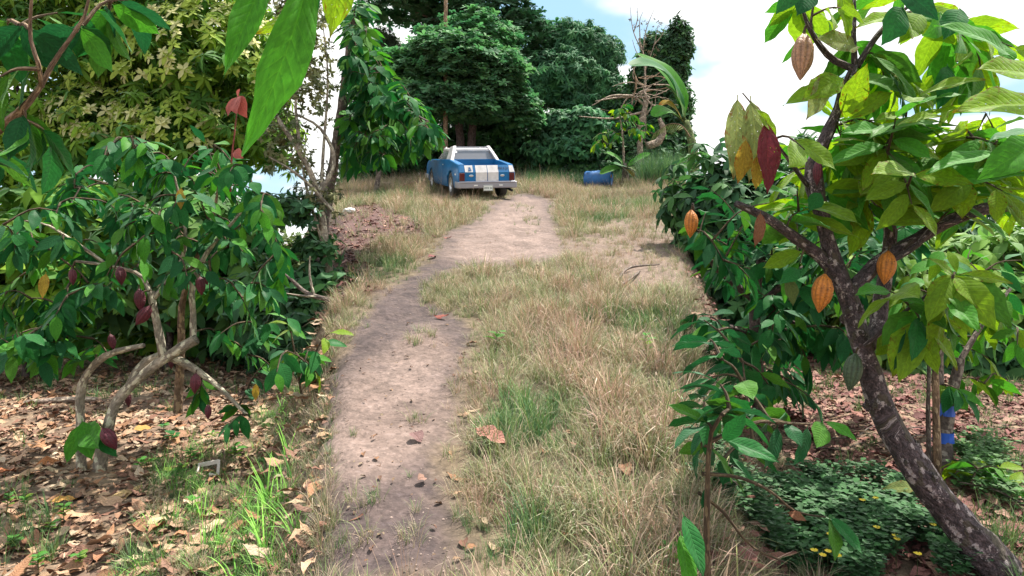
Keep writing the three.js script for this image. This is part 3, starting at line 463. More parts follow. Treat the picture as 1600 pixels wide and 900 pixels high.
{
  const base = stand([-1.5, -0.9]), root = thing('cacao_tree', 'two long bright green leaves hanging from a twig at the top', 'tree', base);
  const tw = pathPts([[600, -220, 1.2], [540, -140, 1.25], [480, -60, 1.3], [430, -75, 1.35]]);
  worldPart(root, 'trunk', tube([base.clone(), base.clone().add(new V3(0.1, 1.6, -0.1)), base.clone().add(new V3(0.5, 2.3, -0.9)), tw[0]], [0.05, 0.04, 0.02, 0.008], 9), WM.tan);
  worldPart(root, 'twig', tube(tw, [0.006, 0.004, 0.003, 0.002], 6), WM.tan);
  for (const [a, b, w, g, n, mt] of [[[432, -72, 1.35], [345, 118, 1.25], 0.55, 0, [0.35, 0.45, 0.8], LM.fresh], [[492, -70, 1.3], [398, 262, 1.2], 0.46, 1, [0.75, 0.3, 0.6], LM.fresh], [[495, -60, 1.32], [447, 168, 1.42], 0.6, 3, [0.9, 0.1, 0.35], LM.deep], [[545, -130, 1.25], [520, 62, 1.2], 0.75, 2, [0.5, 0.3, 0.8], LM.lime], [[500, -70, 1.3], [440, 80, 1.5], 0.8, 3, [0.9, 0.3, 0.2], LM.lime]]) { const p = at(...a), q = at(...b); leafMesh(root, leafMatrix(p, q.clone().sub(p), new V3(...n), p.distanceTo(q) * 1.02, w), fineLeaves[g], mt); }
}
// ---------------------------------------------------------------- trees behind, left
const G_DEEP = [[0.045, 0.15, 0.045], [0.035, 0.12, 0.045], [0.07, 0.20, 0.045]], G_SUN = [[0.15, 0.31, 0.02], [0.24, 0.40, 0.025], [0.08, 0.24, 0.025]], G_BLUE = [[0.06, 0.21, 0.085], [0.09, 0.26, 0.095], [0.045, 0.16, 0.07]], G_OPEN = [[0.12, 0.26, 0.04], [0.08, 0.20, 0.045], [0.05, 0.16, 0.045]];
{
  const b = stand([-4.9, 9.6]);
  const t = bigTree({ name: 'mango_tree', label: 'tall sunlit tree covered in cream flower sprays behind the purple-podded tree', base: b, seed: 51, trunks: [{ pts: [b, at(285, 400, 9.6), at(280, 300, 9.6)], r: [0.2, 0.16, 0.1] }], lobes: [lobe(230, 130, 9.6, 1.3, 0.9), lobe(330, 110, 9.3, 1.1, 0.9), lobe(280, 20, 9.7, 1.6, 1.1), lobe(170, 200, 9.2, 0.8, 0.7), lobe(380, 200, 9.6, 0.9, 0.8), lobe(300, 220, 9.4, 1.2, 0.7), lobe(250, -120, 10, 1.7, 1.2)], n: 2600, size: 0.21, colors: G_SUN, kind: 'mango', opt: { gap: 0.18 } });
  const r = rng(5), sp = [], sc = [];
  const spray = mergeGeometries([...Array(12)].map((_, i) => { const g = leafGeo({ seg: 2, across: 1, W: 0.16, droop: 0.2, fold: 0.2, stalk: 0, seed: i }); g.scale(0.5, 0.5, 0.5); g.rotateZ(0.5 + 0.3 * (i % 3)); g.rotateY(i * 2.4); g.translate(0, i * 0.05, 0); return g; }));
  for (let k = 0; k < 1700; k++) { const L = [[230, 130, 9.6, 1.35, 0.95], [330, 110, 9.3, 1.15, 0.95], [170, 200, 9.2, 0.8, 0.7], [300, 215, 9.4, 1.1, 0.65], [280, 60, 9.5, 1.3, 0.9]][k % 5], c = at(L[0], L[1], L[2]), z = lerp(-0.35, 1, r()), a = r() * 6.28, s = Math.sqrt(1 - z * z); const p = new V3(c.x + Math.cos(a) * s * L[3], c.y + z * L[4], c.z + Math.sin(a) * s * L[3]); const ax = new V3(Math.cos(a) * s, z + 0.6, Math.sin(a) * s).normalize(); sp.push(new THREE.Matrix4().compose(p.sub(t.position), new THREE.Quaternion().setFromUnitVectors(UP, ax), new V3(1, 1, 1).multiplyScalar(0.07 + 0.08 * r()))); const v = 0.8 + 0.4 * r(); sc.push(k % 3 ? col(0.40 * v, 0.52 * v, 0.08 * v) : col(0.74 * v, 0.72 * v, 0.36 * v)); }
  copies(t, 'blossom', ROS.small[0], CMmatte, sp, sc);
}
function plainTree(name, label, px, py, d, lobesPx, n, size, colors, kind, seed, opt, R = 0.09, wm = WM.dark) {
  const x = (px - CX) / F * d, b = new V3(x, groundY(x, -d), -d);
  return bigTree({ name, label, base: b, seed, trunks: [{ pts: [b, at(px + 6, lerp(py, b ? 380 - (b.y - EYE) / d * F : py, 0.5), d), at(px, py, d)], r: [R, R * 0.8, R * 0.5] }], lobes: lobesPx.map((l) => lobe(...l)), n, size, colors, kind, seed, wm, opt, limbR: R * 0.4 });
}
plainTree('broadleaf_tree', 'tall dark tree filling the upper left corner behind hanging branch', 60, 200, 9.2, [[40, 120, 9.2, 1.3, 1.2], [120, 40, 9.5, 1.2, 1.0], [0, 260, 9, 1.1, 1.0], [110, 250, 9.2, 0.9, 0.9], [-60, 0, 9.4, 1.6, 1.4], [80, -100, 9.6, 1.5, 1.2]], 2400, 0.2, G_SUN, 'mango', 52);
plainTree('cacao_tree', 'low bushy cacao tree in sun behind the left trunk', 40, 470, 7.6, [[20, 400, 7.6, 0.9, 0.7], [90, 430, 7.8, 0.9, 0.6], [0, 500, 7.4, 0.7, 0.5], [120, 340, 8, 0.9, 0.6]], 800, 0.26, G_SUN, 'cacao', 53, {}, 0.05);
plainTree('cacao_tree', 'low cacao tree seen between the crossed trunks', 260, 470, 8.2, [[240, 420, 8.2, 1.0, 0.6], [330, 440, 8.3, 1.0, 0.6], [180, 440, 8.4, 0.9, 0.6], [290, 350, 8.4, 1.1, 0.7]], 1000, 0.26, G_OPEN, 'cacao', 54, {}, 0.05);
plainTree('cacao_tree', 'dark bushy cacao tree below the bare slanting branch', 470, 500, 7.4, [[460, 500, 7.4, 0.55, 0.4], [500, 455, 7.7, 0.5, 0.35], [420, 470, 7.6, 0.55, 0.45], [500, 540, 7.2, 0.45, 0.3]], 620, 0.2, G_DEEP, 'cacao', 55, {}, 0.05);
plainTree('broadleaf_tree', 'light green distant tree low in the gap beneath the slanting branches', 450, 420, 14, [[430, 400, 14, 1.1, 0.6], [500, 410, 14.5, 0.8, 0.5], [370, 380, 14, 1.1, 0.9]], 700, 0.2, [[0.14, 0.2, 0.05], [0.10, 0.17, 0.05]], 'small', 56, { gap: 0.1 }, 0.08);
{ // airy tree with slanting pale branches against the white sky
  const b = stand([-2.05, 8.0]);
  const t = thing('airy_tree', 'airy tree with pale slanting branches and sparse small leaves against white sky', 'tree', b);
  worldPart(t, 'trunk', tube([b, at(525, 470, 7.8), at(512, 410, 7.6), at(496, 300, 7.5), at(470, 240, 7.4), at(440, 195, 7.4), at(415, 150, 7.4)], [0.06, 0.055, 0.05, 0.04, 0.034, 0.028, 0.016], 8), WM.pale);
  for (const [pts, r] of [[[[496, 310, 7.5], [522, 250, 7.6], [500, 200, 7.6], [462, 178, 7.6]], [0.03, 0.026, 0.02, 0.012]], [[[520, 330, 7.5], [480, 285, 7.4], [450, 262, 7.3], [420, 245, 7.3]], [0.026, 0.02, 0.016, 0.008]], [[[510, 400, 7.6], [495, 350, 7.5], [478, 290, 7.5], [470, 240, 7.5]], [0.022, 0.018, 0.016, 0.01]], [[[500, 320, 7.5], [505, 240, 7.6], [512, 120, 7.6], [505, 40, 7.6]], [0.022, 0.018, 0.012, 0.006]], [[[470, 240, 7.4], [462, 160, 7.5], [470, 80, 7.5], [460, 10, 7.5]], [0.022, 0.016, 0.01, 0.006]]])
    worldPart(t, 'branch', tube(pathPts(pts), r, 7), WM.pale);
  crown(t, [lobe(480, 120, 7.6, 0.42, 0.8), lobe(450, 230, 7.5, 0.35, 0.5), lobe(495, 310, 7.6, 0.3, 0.4), lobe(470, 10, 7.6, 0.45, 0.4)], 800, 0.065, [[0.10, 0.13, 0.05], [0.18, 0.2, 0.08], [0.24, 0.24, 0.1]], 'small', 57, { gap: 0.42, shell: 0.1 });
  crown(t, [lobe(455, 330, 7.5, 0.4, 0.3), lobe(500, 385, 7.6, 0.3, 0.22)], 170, 0.13, G_DEEP, 'small', 58, { gap: 0.35, shell: 0.1 });
}
{ // broken bare branch
  const P = pathPts([[540, 476, 6.6], [522, 470, 6.6], [480, 458, 6.6], [452, 434, 6.6], [432, 418, 6.6]]), b = stand([P[0].x - 0.1, 6.7]), t = thing('bare_branch', 'broken bare pale branch reaching in beside the dark bush', 'branch', b);
  worldPart(t, 'stem', tube([b, P[0].clone().lerp(b, 0.5), ...P], [0.03, 0.03, 0.026, 0.024, 0.02, 0.012, 0.007], 8), WM.grey);
  for (const pts of [[[500, 464, 6.6], [470, 462, 6.55], [446, 458, 6.5]], [[490, 460, 6.6], [484, 430, 6.6], [484, 400, 6.6]]]) worldPart(t, 'twig', tube(pathPts(pts), [0.018, 0.012, 0.006], 6), WM.pale);
}
leafyTree({ name: 'cacao_sapling', label: 'cacao sapling with yellow-green leaf pair beside the dark bush', category: 'sapling', base: stand(gs(490, 720)), seed: 61, woodMat: WM.twig, wood: [{ name: 'trunk', pts: [stand(gs(490, 720)), at(480, 640, 4.7), at(462, 560, 4.7), at(455, 520, 4.7)], r: [0.014, 0.011, 0.008, 0.005] }], clusters: [[448, 495, 4.65], [470, 560, 4.5], [500, 590, 4.5], [440, 570, 4.7], [515, 520, 4.4]].map((p) => at(...p)), nLeaf: [4, 6], size: [0.15, 0.21], mats: [LM.lime, LM.fresh, LM.deep, LM.mid, LM.olive] });

// ---------------------------------------------------------------- trees round the track
{ // cacao tree overhanging the track on the left, nearer than the car
  const b = stand([-2.78, 9.0]);
  leafyTree({
    name: 'cacao_tree', label: 'dark cacao tree leaning over the track, nearer than the blue pickup', base: b, seed: 71, woodMat: WM.grey, singles: 300,
    wood: [{ name: 'trunk', pts: [b, at(505, 350, 9.0), at(522, 250, 9), at(534, 160, 8.8), at(552, 20, 8.6)], r: [0.1, 0.08, 0.07, 0.05, 0.03] }, { pts: [[530, 190, 9], [590, 160, 8.6], [630, 170, 8.3], [670, 190, 8.1]], r: [0.04, 0.03, 0.022, 0.012] }, { pts: [[532, 180, 9], [570, 110, 8.6], [600, 110, 8.3]], r: [0.04, 0.03, 0.015] }, { pts: [[528, 200, 9], [560, 210, 8.4], [590, 215, 8.2]], r: [0.03, 0.02, 0.012] }],
    clusters: [...spread(230, [[541, 0], [580, 0], [588, 60], [606, 100], [636, 140], [660, 160], [688, 183], [684, 215], [650, 232], [610, 246], [575, 258], [541, 262]], 7.6, 10.2, 72, 0.10)],
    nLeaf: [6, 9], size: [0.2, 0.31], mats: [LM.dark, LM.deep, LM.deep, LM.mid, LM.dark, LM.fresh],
  });
}
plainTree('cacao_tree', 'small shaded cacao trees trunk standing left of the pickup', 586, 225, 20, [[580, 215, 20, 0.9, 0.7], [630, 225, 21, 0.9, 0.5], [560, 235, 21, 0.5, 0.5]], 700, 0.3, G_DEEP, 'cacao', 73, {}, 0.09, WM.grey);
{
  const d = 27.5, x = (725 - CX) / F * d, b = new V3(x, groundY(x, -d), -d), T = (px, px1) => ({ pts: [at(px, 250, d), at(px, 215, d), at(px1, 150, d), at(px1, 90, d)], r: [0.2, 0.17, 0.14, 0.1] });
  bigTree({ name: 'almond_tree', label: 'wide spreading tree with large glossy leaves on twin trunks behind the pickup', base: b, seed: 81, trunks: [T(719, 712), T(737, 745)], limbR: 0.09, lobes: [lobe(640, 125, d - 1, 1.9, 1.0, 1.8), lobe(705, 95, d - 1.5, 2.0, 1.1, 2.0), lobe(765, 115, d - 1.2, 1.6, 1.0, 1.8), lobe(610, 160, d, 1.2, 0.7), lobe(680, 160, d - 2, 1.6, 0.8, 1.4), lobe(790, 165, d - 0.8, 1.3, 0.8), lobe(820, 185, d - 0.6, 0.8, 0.5), lobe(740, 60, d, 1.8, 0.9), lobe(740, 165, d - 1.6, 1.4, 0.7)], n: 7000, size: 0.25, colors: [[0.08, 0.25, 0.085], [0.12, 0.31, 0.10], [0.055, 0.20, 0.075]], kind: 'almond', opt: { gap: 0.16, up: 0.7, shell: 0.5 } });
}
{
  const d = 32, x = (800 - CX) / F * d, b = new V3(x, groundY(x, -d), -d);
  bigTree({ name: 'almond_tree', label: 'tallest dark tree with layered boughs rising above the spreading tree', base: b, seed: 82, trunks: [{ pts: [b, at(800, 180, d), at(770, 60, d)], r: [0.3, 0.25, 0.14] }], limbR: 0.1, lobes: [lobe(620, 12, d, 2.0, 0.55), lobe(690, 0, d, 2.2, 0.7), lobe(760, 20, d, 2.4, 0.9), lobe(810, 50, d, 2.0, 1.0), lobe(840, 110, d, 1.5, 1.2), lobe(720, 45, d + 1, 2.4, 0.8), lobe(780, -50, d, 3, 1.2), lobe(650, -40, d, 2.4, 0.8)], n: 4600, size: 0.28, colors: [[0.05, 0.17, 0.07], [0.07, 0.21, 0.085]], kind: 'almond', opt: { gap: 0.2, up: 0.7 } });
}
{
  const d = 32.5, x = (900 - CX) / F * d, b = new V3(x, groundY(x, -d), -d);
  bigTree({ name: 'mango_tree', label: 'domed blue-green tree with drooping narrow leaves against the sky', base: b, seed: 83, trunks: [{ pts: [b, at(905, 200, d), at(900, 140, d)], r: [0.28, 0.22, 0.15] }, { pts: [at(925, 250, d), at(922, 190, d), at(930, 150, d)], r: [0.14, 0.11, 0.08] }], limbR: 0.09, lobes: [lobe(895, 75, d, 1.7, 1.3), lobe(935, 90, d, 1.3, 1.3), lobe(880, 120, d - 1, 1.8, 1.3), lobe(940, 135, d - 0.6, 1.2, 1.0), lobe(850, 140, d - 1, 1.3, 1.2), lobe(905, 165, d - 1, 1.4, 0.8)], n: 5200, size: 0.33, colors: G_BLUE, kind: 'mango', opt: { gap: 0.14, up: 0.35 } });
}
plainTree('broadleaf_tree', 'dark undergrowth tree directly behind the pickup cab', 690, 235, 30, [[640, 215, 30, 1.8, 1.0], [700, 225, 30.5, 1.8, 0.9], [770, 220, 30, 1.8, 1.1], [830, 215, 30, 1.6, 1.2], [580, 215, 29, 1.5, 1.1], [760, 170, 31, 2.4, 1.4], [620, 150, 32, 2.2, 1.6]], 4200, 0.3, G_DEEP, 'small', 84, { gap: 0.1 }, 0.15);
plainTree('broadleaf_tree', 'pale rounded tree top seen at the left edge of the gap above the track', 592, 110, 34, [[592, 75, 34, 1.3, 1.0], [570, 110, 34, 1.0, 1.2], [615, 100, 34, 1.3, 0.9]], 1300, 0.3, [[0.07, 0.12, 0.06], [0.09, 0.14, 0.07]], 'mango', 85, {}, 0.12);
plainTree('cacao_tree', 'bushy shaded cacao tree between the pickup and the barrel', 880, 215, 28, [[875, 200, 28, 1.1, 0.8], [915, 195, 27.5, 0.9, 0.8], [860, 235, 28, 1.0, 0.7], [900, 230, 27.5, 1.0, 0.6]], 1500, 0.33, G_BLUE, 'cacao', 86, {}, 0.08);
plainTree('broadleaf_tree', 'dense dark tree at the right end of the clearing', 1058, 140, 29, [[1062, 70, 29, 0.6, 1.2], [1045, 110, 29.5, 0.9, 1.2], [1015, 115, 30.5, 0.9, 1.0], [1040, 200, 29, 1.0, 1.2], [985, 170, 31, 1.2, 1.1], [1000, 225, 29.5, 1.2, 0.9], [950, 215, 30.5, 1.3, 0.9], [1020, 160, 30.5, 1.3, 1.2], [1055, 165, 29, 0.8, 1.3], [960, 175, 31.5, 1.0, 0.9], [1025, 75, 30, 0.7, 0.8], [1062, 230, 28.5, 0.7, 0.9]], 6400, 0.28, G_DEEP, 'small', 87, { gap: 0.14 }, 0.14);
{ // bright young cacao beside the barrel
  const d = 25.2, b = stand([(975 - CX) / F * d, d]);
  leafyTree({ name: 'cacao_sapling', label: 'slender young cacao tree with light green leaves behind the barrel', category: 'sapling', base: b, seed: 91, woodMat: WM.bleached, wood: [{ name: 'trunk', pts: [b, at(974, 235, d), at(972, 205, d), at(968, 180, d)], r: [0.06, 0.05, 0.04, 0.025] }], clusters: spread(26, [[922, 225], [940, 195], [955, 165], [985, 160], [1000, 185], [1020, 195], [1015, 215], [975, 210], [955, 225], [935, 240]], d - 0.8, d + 0.5, 92, 0.3), nLeaf: [5, 8], size: [0.3, 0.42], mats: [LM.mid, LM.fresh, LM.deep, LM.lime], twigR: 0.012 });
}
{ // dead tangled tree
  const d = 26.5, b = stand([(1003 - CX) / F * d, d]), t = thing('dead_tree', 'fallen dead tree of tangled bleached branches right of the domed tree', 'tree', b);
  worldPart(t, 'trunk', tube([b, at(1000, 200, d), at(1006, 175, d), at(1012, 150, d)], [0.16, 0.13, 0.12, 0.1], 9), WM.bleached);
  worldPart(t, 'trunk', tube(pathPts([[1010, 228, d], [1028, 222, d], [1036, 205, d], [1030, 185, d]]), [0.17, 0.15, 0.12, 0.08], 9), WM.bleached);
  const r = rng(66);
  for (let k = 0; k < 24; k++) { let p = at(lerp(985, 1040, r()), lerp(120, 185, r()), d + (r() - 0.5) * 1.5); const pts = [p]; let a = r() * 6.28, da = (r() - 0.5) * 0.7; for (let i = 0; i < 5; i++) { a += da + (r() - 0.5) * 0.5; p = p.clone().add(new V3(Math.cos(a) * 0.3, Math.sin(a) * 0.2, (r() - 0.5) * 0.2)); pts.push(p); } const R = 0.014 + 0.04 * r() * r(); worldPart(t, 'branch', tube(pts, [R, R, R * 0.8, R * 0.6, R * 0.4], 6), k % 3 ? WM.bleached : WM.tan); }
  for (const pts of [[[1012, 152, d], [970, 152, d], [930, 158, d - 0.5]], [[1005, 175, d], [960, 185, d - 0.5], [905, 182, d - 1]], [[1008, 165, d], [985, 150, d], [965, 178, d]], [[990, 150, d], [955, 150, d], [925, 165, d]]]) worldPart(t, 'branch', tube(pathPts(pts), [0.06, 0.04, 0.015], 6), WM.bleached);
}
{ // thin bare tree against the sky
  const d = 28, b = stand([(1004 - CX) / F * d, d]), t = thing('bare_tree', 'thin leafless tree standing up against the blue sky', 'tree', b);
  worldPart(t, 'trunk', tube([b, at(1008, 160, d), at(1006, 90, d), at(998, 60, d)], [0.09, 0.07, 0.05, 0.03], 7), WM.bleached);
  for (const pts of [[[1006, 85, d], [990, 50, d], [984, 5, d]], [[1005, 75, d], [1010, 45, d], [1024, 10, d]], [[1000, 62, d], [1000, 30, d], [1005, 18, d]], [[1008, 110, d], [1022, 70, d], [1028, 40, d]], [[1007, 100, d], [994, 80, d], [988, 62, d]], [[1022, 70, d], [1034, 55, d], [1040, 40, d]], [[990, 50, d], [996, 30, d], [996, 12, d]]]) worldPart(t, 'branch', tube(pathPts(pts), [0.03, 0.02, 0.008], 5), WM.bleached);
  crown(t, [lobe(1022, 45, d, 0.5, 0.5), lobe(995, 35, d, 0.3, 0.5), lobe(1012, 80, d, 0.5, 0.4)], 50, 0.09, [[0.1, 0.08, 0.05]], 'small', 88, { gap: 0.3 });
}
single('pole', tube([stand([(696 - CX) / F * 25.5, 25.5]), at(696, 120, 25.5), at(696, 40, 25.5), at(698, -60, 25.5)], [0.1, 0.09, 0.075, 0.07], 8), WM.tan, 'thin pale palm trunk rising through the crown above the pickup', 'trunk');

// banana plants
function bananaLeaf(parent, pts, W, mat) {          // a broad blade along a curve, folded at the midrib
  const P = new THREE.CatmullRomCurve3(pathPts(pts)), n = 14, pos = [], uv = [], idx = [], r = rng(Math.round(W * 1000 + pts[0][0]));
  for (let i = 0; i <= n; i++) {
    const t = i / n, p = P.getPointAt(t), tan = P.getTangentAt(t), side = new V3().crossVectors(tan, new V3(0.1, 0.75, 0.6)).normalize(), up = new V3().crossVectors(side, tan).normalize(), w = t < 0.12 ? 0.015 : W * Math.pow(Math.sin(Math.PI * clamp((t - 0.1) / 0.92)), 0.55) * (0.92 + 0.12 * r());
    for (const s of [-1, -0.5, 0, 0.5, 1]) { const h = Math.abs(s) * w * 0.35 - (r() * 0.05 + 0.15) * w * s * s; pos.push(p.x + side.x * s * w + up.x * h, p.y + side.y * s * w + up.y * h, p.z + side.z * s * w + up.z * h); uv.push(t * 1.0, 0.5 + s * 0.5); }
  }
  for (let i = 0; i < n; i++) for (let k = 0; k < 4; k++) { const a = i * 5 + k, b = a + 5; idx.push(a, a + 1, b, a + 1, b + 1, b); }
  const g = new THREE.BufferGeometry(); g.setAttribute('position', new THREE.Float32BufferAttribute(pos, 3)); g.setAttribute('uv', new THREE.Float32BufferAttribute(uv, 2)); g.setIndex(idx); g.computeVertexNormals();
  const l = worldPart(parent, 'leaf', g, mat); const rib = tube(P.getSpacedPoints(8), [0.022, 0.018, 0.012, 0.006], 5, 0.02); rib.translate(-parent.position.x, -parent.position.y - 0.004, -parent.position.z); part(l, 'midrib', rib, WM.green);
}
{
  const d = 24.2, b = stand([(977 - CX) / F * d, d]), t = thing('banana_plant', 'small banana plant with spread leaves right of the barrel', 'banana plant', b);
  worldPart(t, 'stem', tube([b, at(977, 268, d), at(976, 255, d)], [0.16, 0.12, 0.07], 9), WM.grey);
  for (const [pts, w, m] of [[[[976, 262, d], [970, 252, d - 0.1], [958, 243, d - 0.3], [948, 239, d - 0.5]], 0.2, LM.fresh], [[[977, 262, d], [988, 254, d - 0.1], [1002, 245, d - 0.3], [1016, 240, d - 0.4]], 0.22, LM.fresh], [[[975, 263, d], [962, 262, d - 0.3], [948, 266, d - 0.6], [938, 272, d - 0.8]], 0.18, LM.mid], [[[976, 260, d], [970, 258, d - 0.5], [960, 256, d - 0.9]], 0.2, LM.deep], [[[978, 262, d], [988, 262, d - 0.4], [996, 268, d - 0.6]], 0.15, LM.olive], [[[978, 264, d], [986, 268, d - 0.4], [990, 276, d - 0.5]], 0.12, LM.yellow]]) bananaLeaf(t, pts, w, m);
}
{
  const d = 21, b = stand([(1085 - CX) / F * 19.5, 19.5]), t = thing('banana_plant', 'large banana plant whose broad leaves arch in above the tall reeds', 'banana plant', b);
  worldPart(t, 'stem', tube([b, at(1082, 230, 20), at(1072, 190, 20.4)], [0.2, 0.17, 0.1], 9), WM.green);
  for (const [pts, w, m] of [[[[1070, 190, 20.4], [1060, 150, 20.2], [1040, 115, 19.8], [1012, 100, 19.4], [984, 102, 19]], 0.42, LM.deep], [[[1071, 190, 20.4], [1062, 145, 20.6], [1040, 112, 20.8], [1010, 92, 21], [996, 84, 21]], 0.34, LM.fresh], [[[1070, 190, 20.4], [1052, 178, 20], [1036, 172, 19.6], [1020, 182, 19.2]], 0.3, LM.fresh], [[[1072, 190, 20.4], [1064, 165, 20.2], [1050, 142, 19.9], [1040, 134, 19.7]], 0.3, LM.mid], [[[1070, 195, 20.4], [1050, 165, 20], [1040, 160, 20], [1030, 165, 20]], 0.2, LM.yellow]]) bananaLeaf(t, pts, w, m);
}
{ // palm frond
  const d = 20, b = stand([(1083 - CX) / F * d, d]), t = thing('palm_sapling', 'small palm with a drooping pale frond beside the tall reeds', 'palm', b), r = rng(9);
  const C = new THREE.CatmullRomCurve3(pathPts([[1083, 222, d], [1066, 197, d], [1045, 194, d - 0.3], [1020, 210, d - 0.6]])); worldPart(t, 'stem', tube([b, at(1084, 240, d), at(1083, 222, d)], [0.1, 0.08, 0.05], 8), WM.tan); worldPart(t, 'rachis', tube(C.getSpacedPoints(8), [0.02, 0.014, 0.006], 6), WM.tan);
  const g = leafGeo({ seg: 4, across: 1, W: 0.03, droop: 0.3, fold: 0.5, stalk: 0, seed: 3 });
  for (let i = 0; i < 30; i++) { const u = 0.25 + 0.75 * i / 30, p = C.getPointAt(u), tan = C.getTangentAt(u), s = new V3(0, -0.9, i % 2 ? 0.8 : -0.6).addScaledVector(tan, 0.9); leafMesh(t, leafMatrix(p, s, new V3(0.3, 0.6, 0.6), 0.55 - 0.25 * u, 1), g, i % 5 ? LM.pale : LM.olive); }
}
{ // reeds at the right end of the clearing
  const r = rng(19), g = [1, 2].map((s) => tuftGeo({ n: 10, green: 1, seed: 60 + s, len: [0.6, 1.4], w: 0.014, arch: [0.1, 1.2], spread: 0.15, seg: 5, leafy: [[0.09, 0.2, 0.06], [0.14, 0.26, 0.08], [0.06, 0.15, 0.06]] })), sets = [[[], []], [[], []]];
  for (let k = 0; k < 420; k++) { const d = 22.5 + 4 * r(), x = lerp(0.205, 0.262, r()) * d, i = k % 2, v = 0.7 + 0.5 * r(); sets[i][0].push(new THREE.Matrix4().compose(new V3(x, groundY(x, -d), -d), new THREE.Quaternion().setFromAxisAngle(UP, r() * 6), new V3(1, 0.8 + 0.5 * r(), 1))); sets[i][1].push(col(v, v, v)); }
  for (let k = 0; k < 500; k++) { const d = 25 + 3 * r(), x = lerp(0.02, 0.2, r()) * d, i = k % 2, v = 0.6 + 0.5 * r(); sets[i][0].push(new THREE.Matrix4().compose(new V3(x, groundY(x, -d), -d), new THREE.Quaternion().setFromAxisAngle(UP, r() * 6), new V3(0.6, 0.35 + 0.3 * r(), 0.6))); sets[i][1].push(col(v * 0.8, v, v * 0.9)); }
  sets.forEach(([m, c], i) => tag(copies(scene, numbered('tall_reeds'), g[i], grassMat, m, c), 'tall green reeds and weeds at the far edge of the clearing', 'reeds', 'reeds along the clearing', 'stuff'));
}

// undergrowth closing the clearing, one shrub at a time
const SHRUBS = [[560, 262, 26, 'leftmost'], [600, 258, 28, ''], [640, 262, 29, ''], [690, 255, 30, ''], [735, 252, 30.5, ''], [785, 252, 30, ''], [830, 255, 29.5, ''], [868, 258, 28.5, ''], [905, 258, 28, ''], [945, 252, 28, ''], [985, 248, 28, ''], [1025, 245, 27.5, '']];
SHRUBS.forEach(([px, py, d], i) => { const x = (px - CX) / F * d, b = new V3(x, groundY(x, -d), -d); bigTree({ name: 'undergrowth_shrub', label: `dark undergrowth shrub under the trees, ${['first', 'second', 'third', 'fourth', 'fifth', 'sixth', 'seventh', 'eighth', 'ninth', 'tenth', 'eleventh', 'twelfth'][i]} from the left`, category: 'shrub', group: 'shrubs closing the clearing', base: b, seed: 400 + i, trunks: [{ pts: [b, at(px, py + 8, d), at(px, py, d)], r: [0.05, 0.04, 0.03] }], lobes: [lobe(px, py + 4, d, 0.95, 0.8), lobe(px + 12, py - 18, d + 0.6, 0.9, 0.8), lobe(px - 8, py + 18, d - 0.3, 0.8, 0.45)], n: 520, size: 0.3, colors: i > 6 ? G_DEEP : G_DEEP, kind: i % 3 ? 'small' : 'cacao', limbR: 0.02, opt: { gap: 0.08, shell: 0.2 } }); });
// low bushes closing the view under the purple-podded tree and beyond the leaning one
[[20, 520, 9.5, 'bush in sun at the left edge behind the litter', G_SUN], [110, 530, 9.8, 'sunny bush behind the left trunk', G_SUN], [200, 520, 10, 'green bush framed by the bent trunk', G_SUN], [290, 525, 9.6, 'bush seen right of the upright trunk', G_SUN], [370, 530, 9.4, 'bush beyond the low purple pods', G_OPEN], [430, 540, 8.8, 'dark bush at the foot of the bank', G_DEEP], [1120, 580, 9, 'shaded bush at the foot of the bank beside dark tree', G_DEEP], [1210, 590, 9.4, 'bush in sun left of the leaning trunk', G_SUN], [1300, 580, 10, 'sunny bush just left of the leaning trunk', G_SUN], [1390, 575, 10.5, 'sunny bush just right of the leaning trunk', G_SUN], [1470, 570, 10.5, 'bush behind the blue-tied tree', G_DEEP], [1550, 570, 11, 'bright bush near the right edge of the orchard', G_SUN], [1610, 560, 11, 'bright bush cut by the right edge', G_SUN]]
  .forEach(([px, py, d, label, c], i) => { const x = (px - CX) / F * d, b = new V3(x, groundY(x, -d), -d); bigTree({ name: 'bush', label, category: 'bush', group: 'bushes between the rows', base: b, seed: 430 + i, trunks: [{ pts: [b, at(px, lerp(py, 380 + 1600 / d, 0.5), d), at(px, py, d)], r: [0.04, 0.03, 0.02] }], lobes: [lobe(px - 20, py - 20, d, 0.7, 0.55), lobe(px + 25, py - 50, d + 0.4, 0.7, 0.6), lobe(px, py + 5, d - 0.3, 0.6, 0.3)], n: 420, size: 0.23, colors: c, kind: i % 2 ? 'small' : 'cacao', limbR: 0.015, opt: { gap: 0.1, shell: 0.25 } }); });
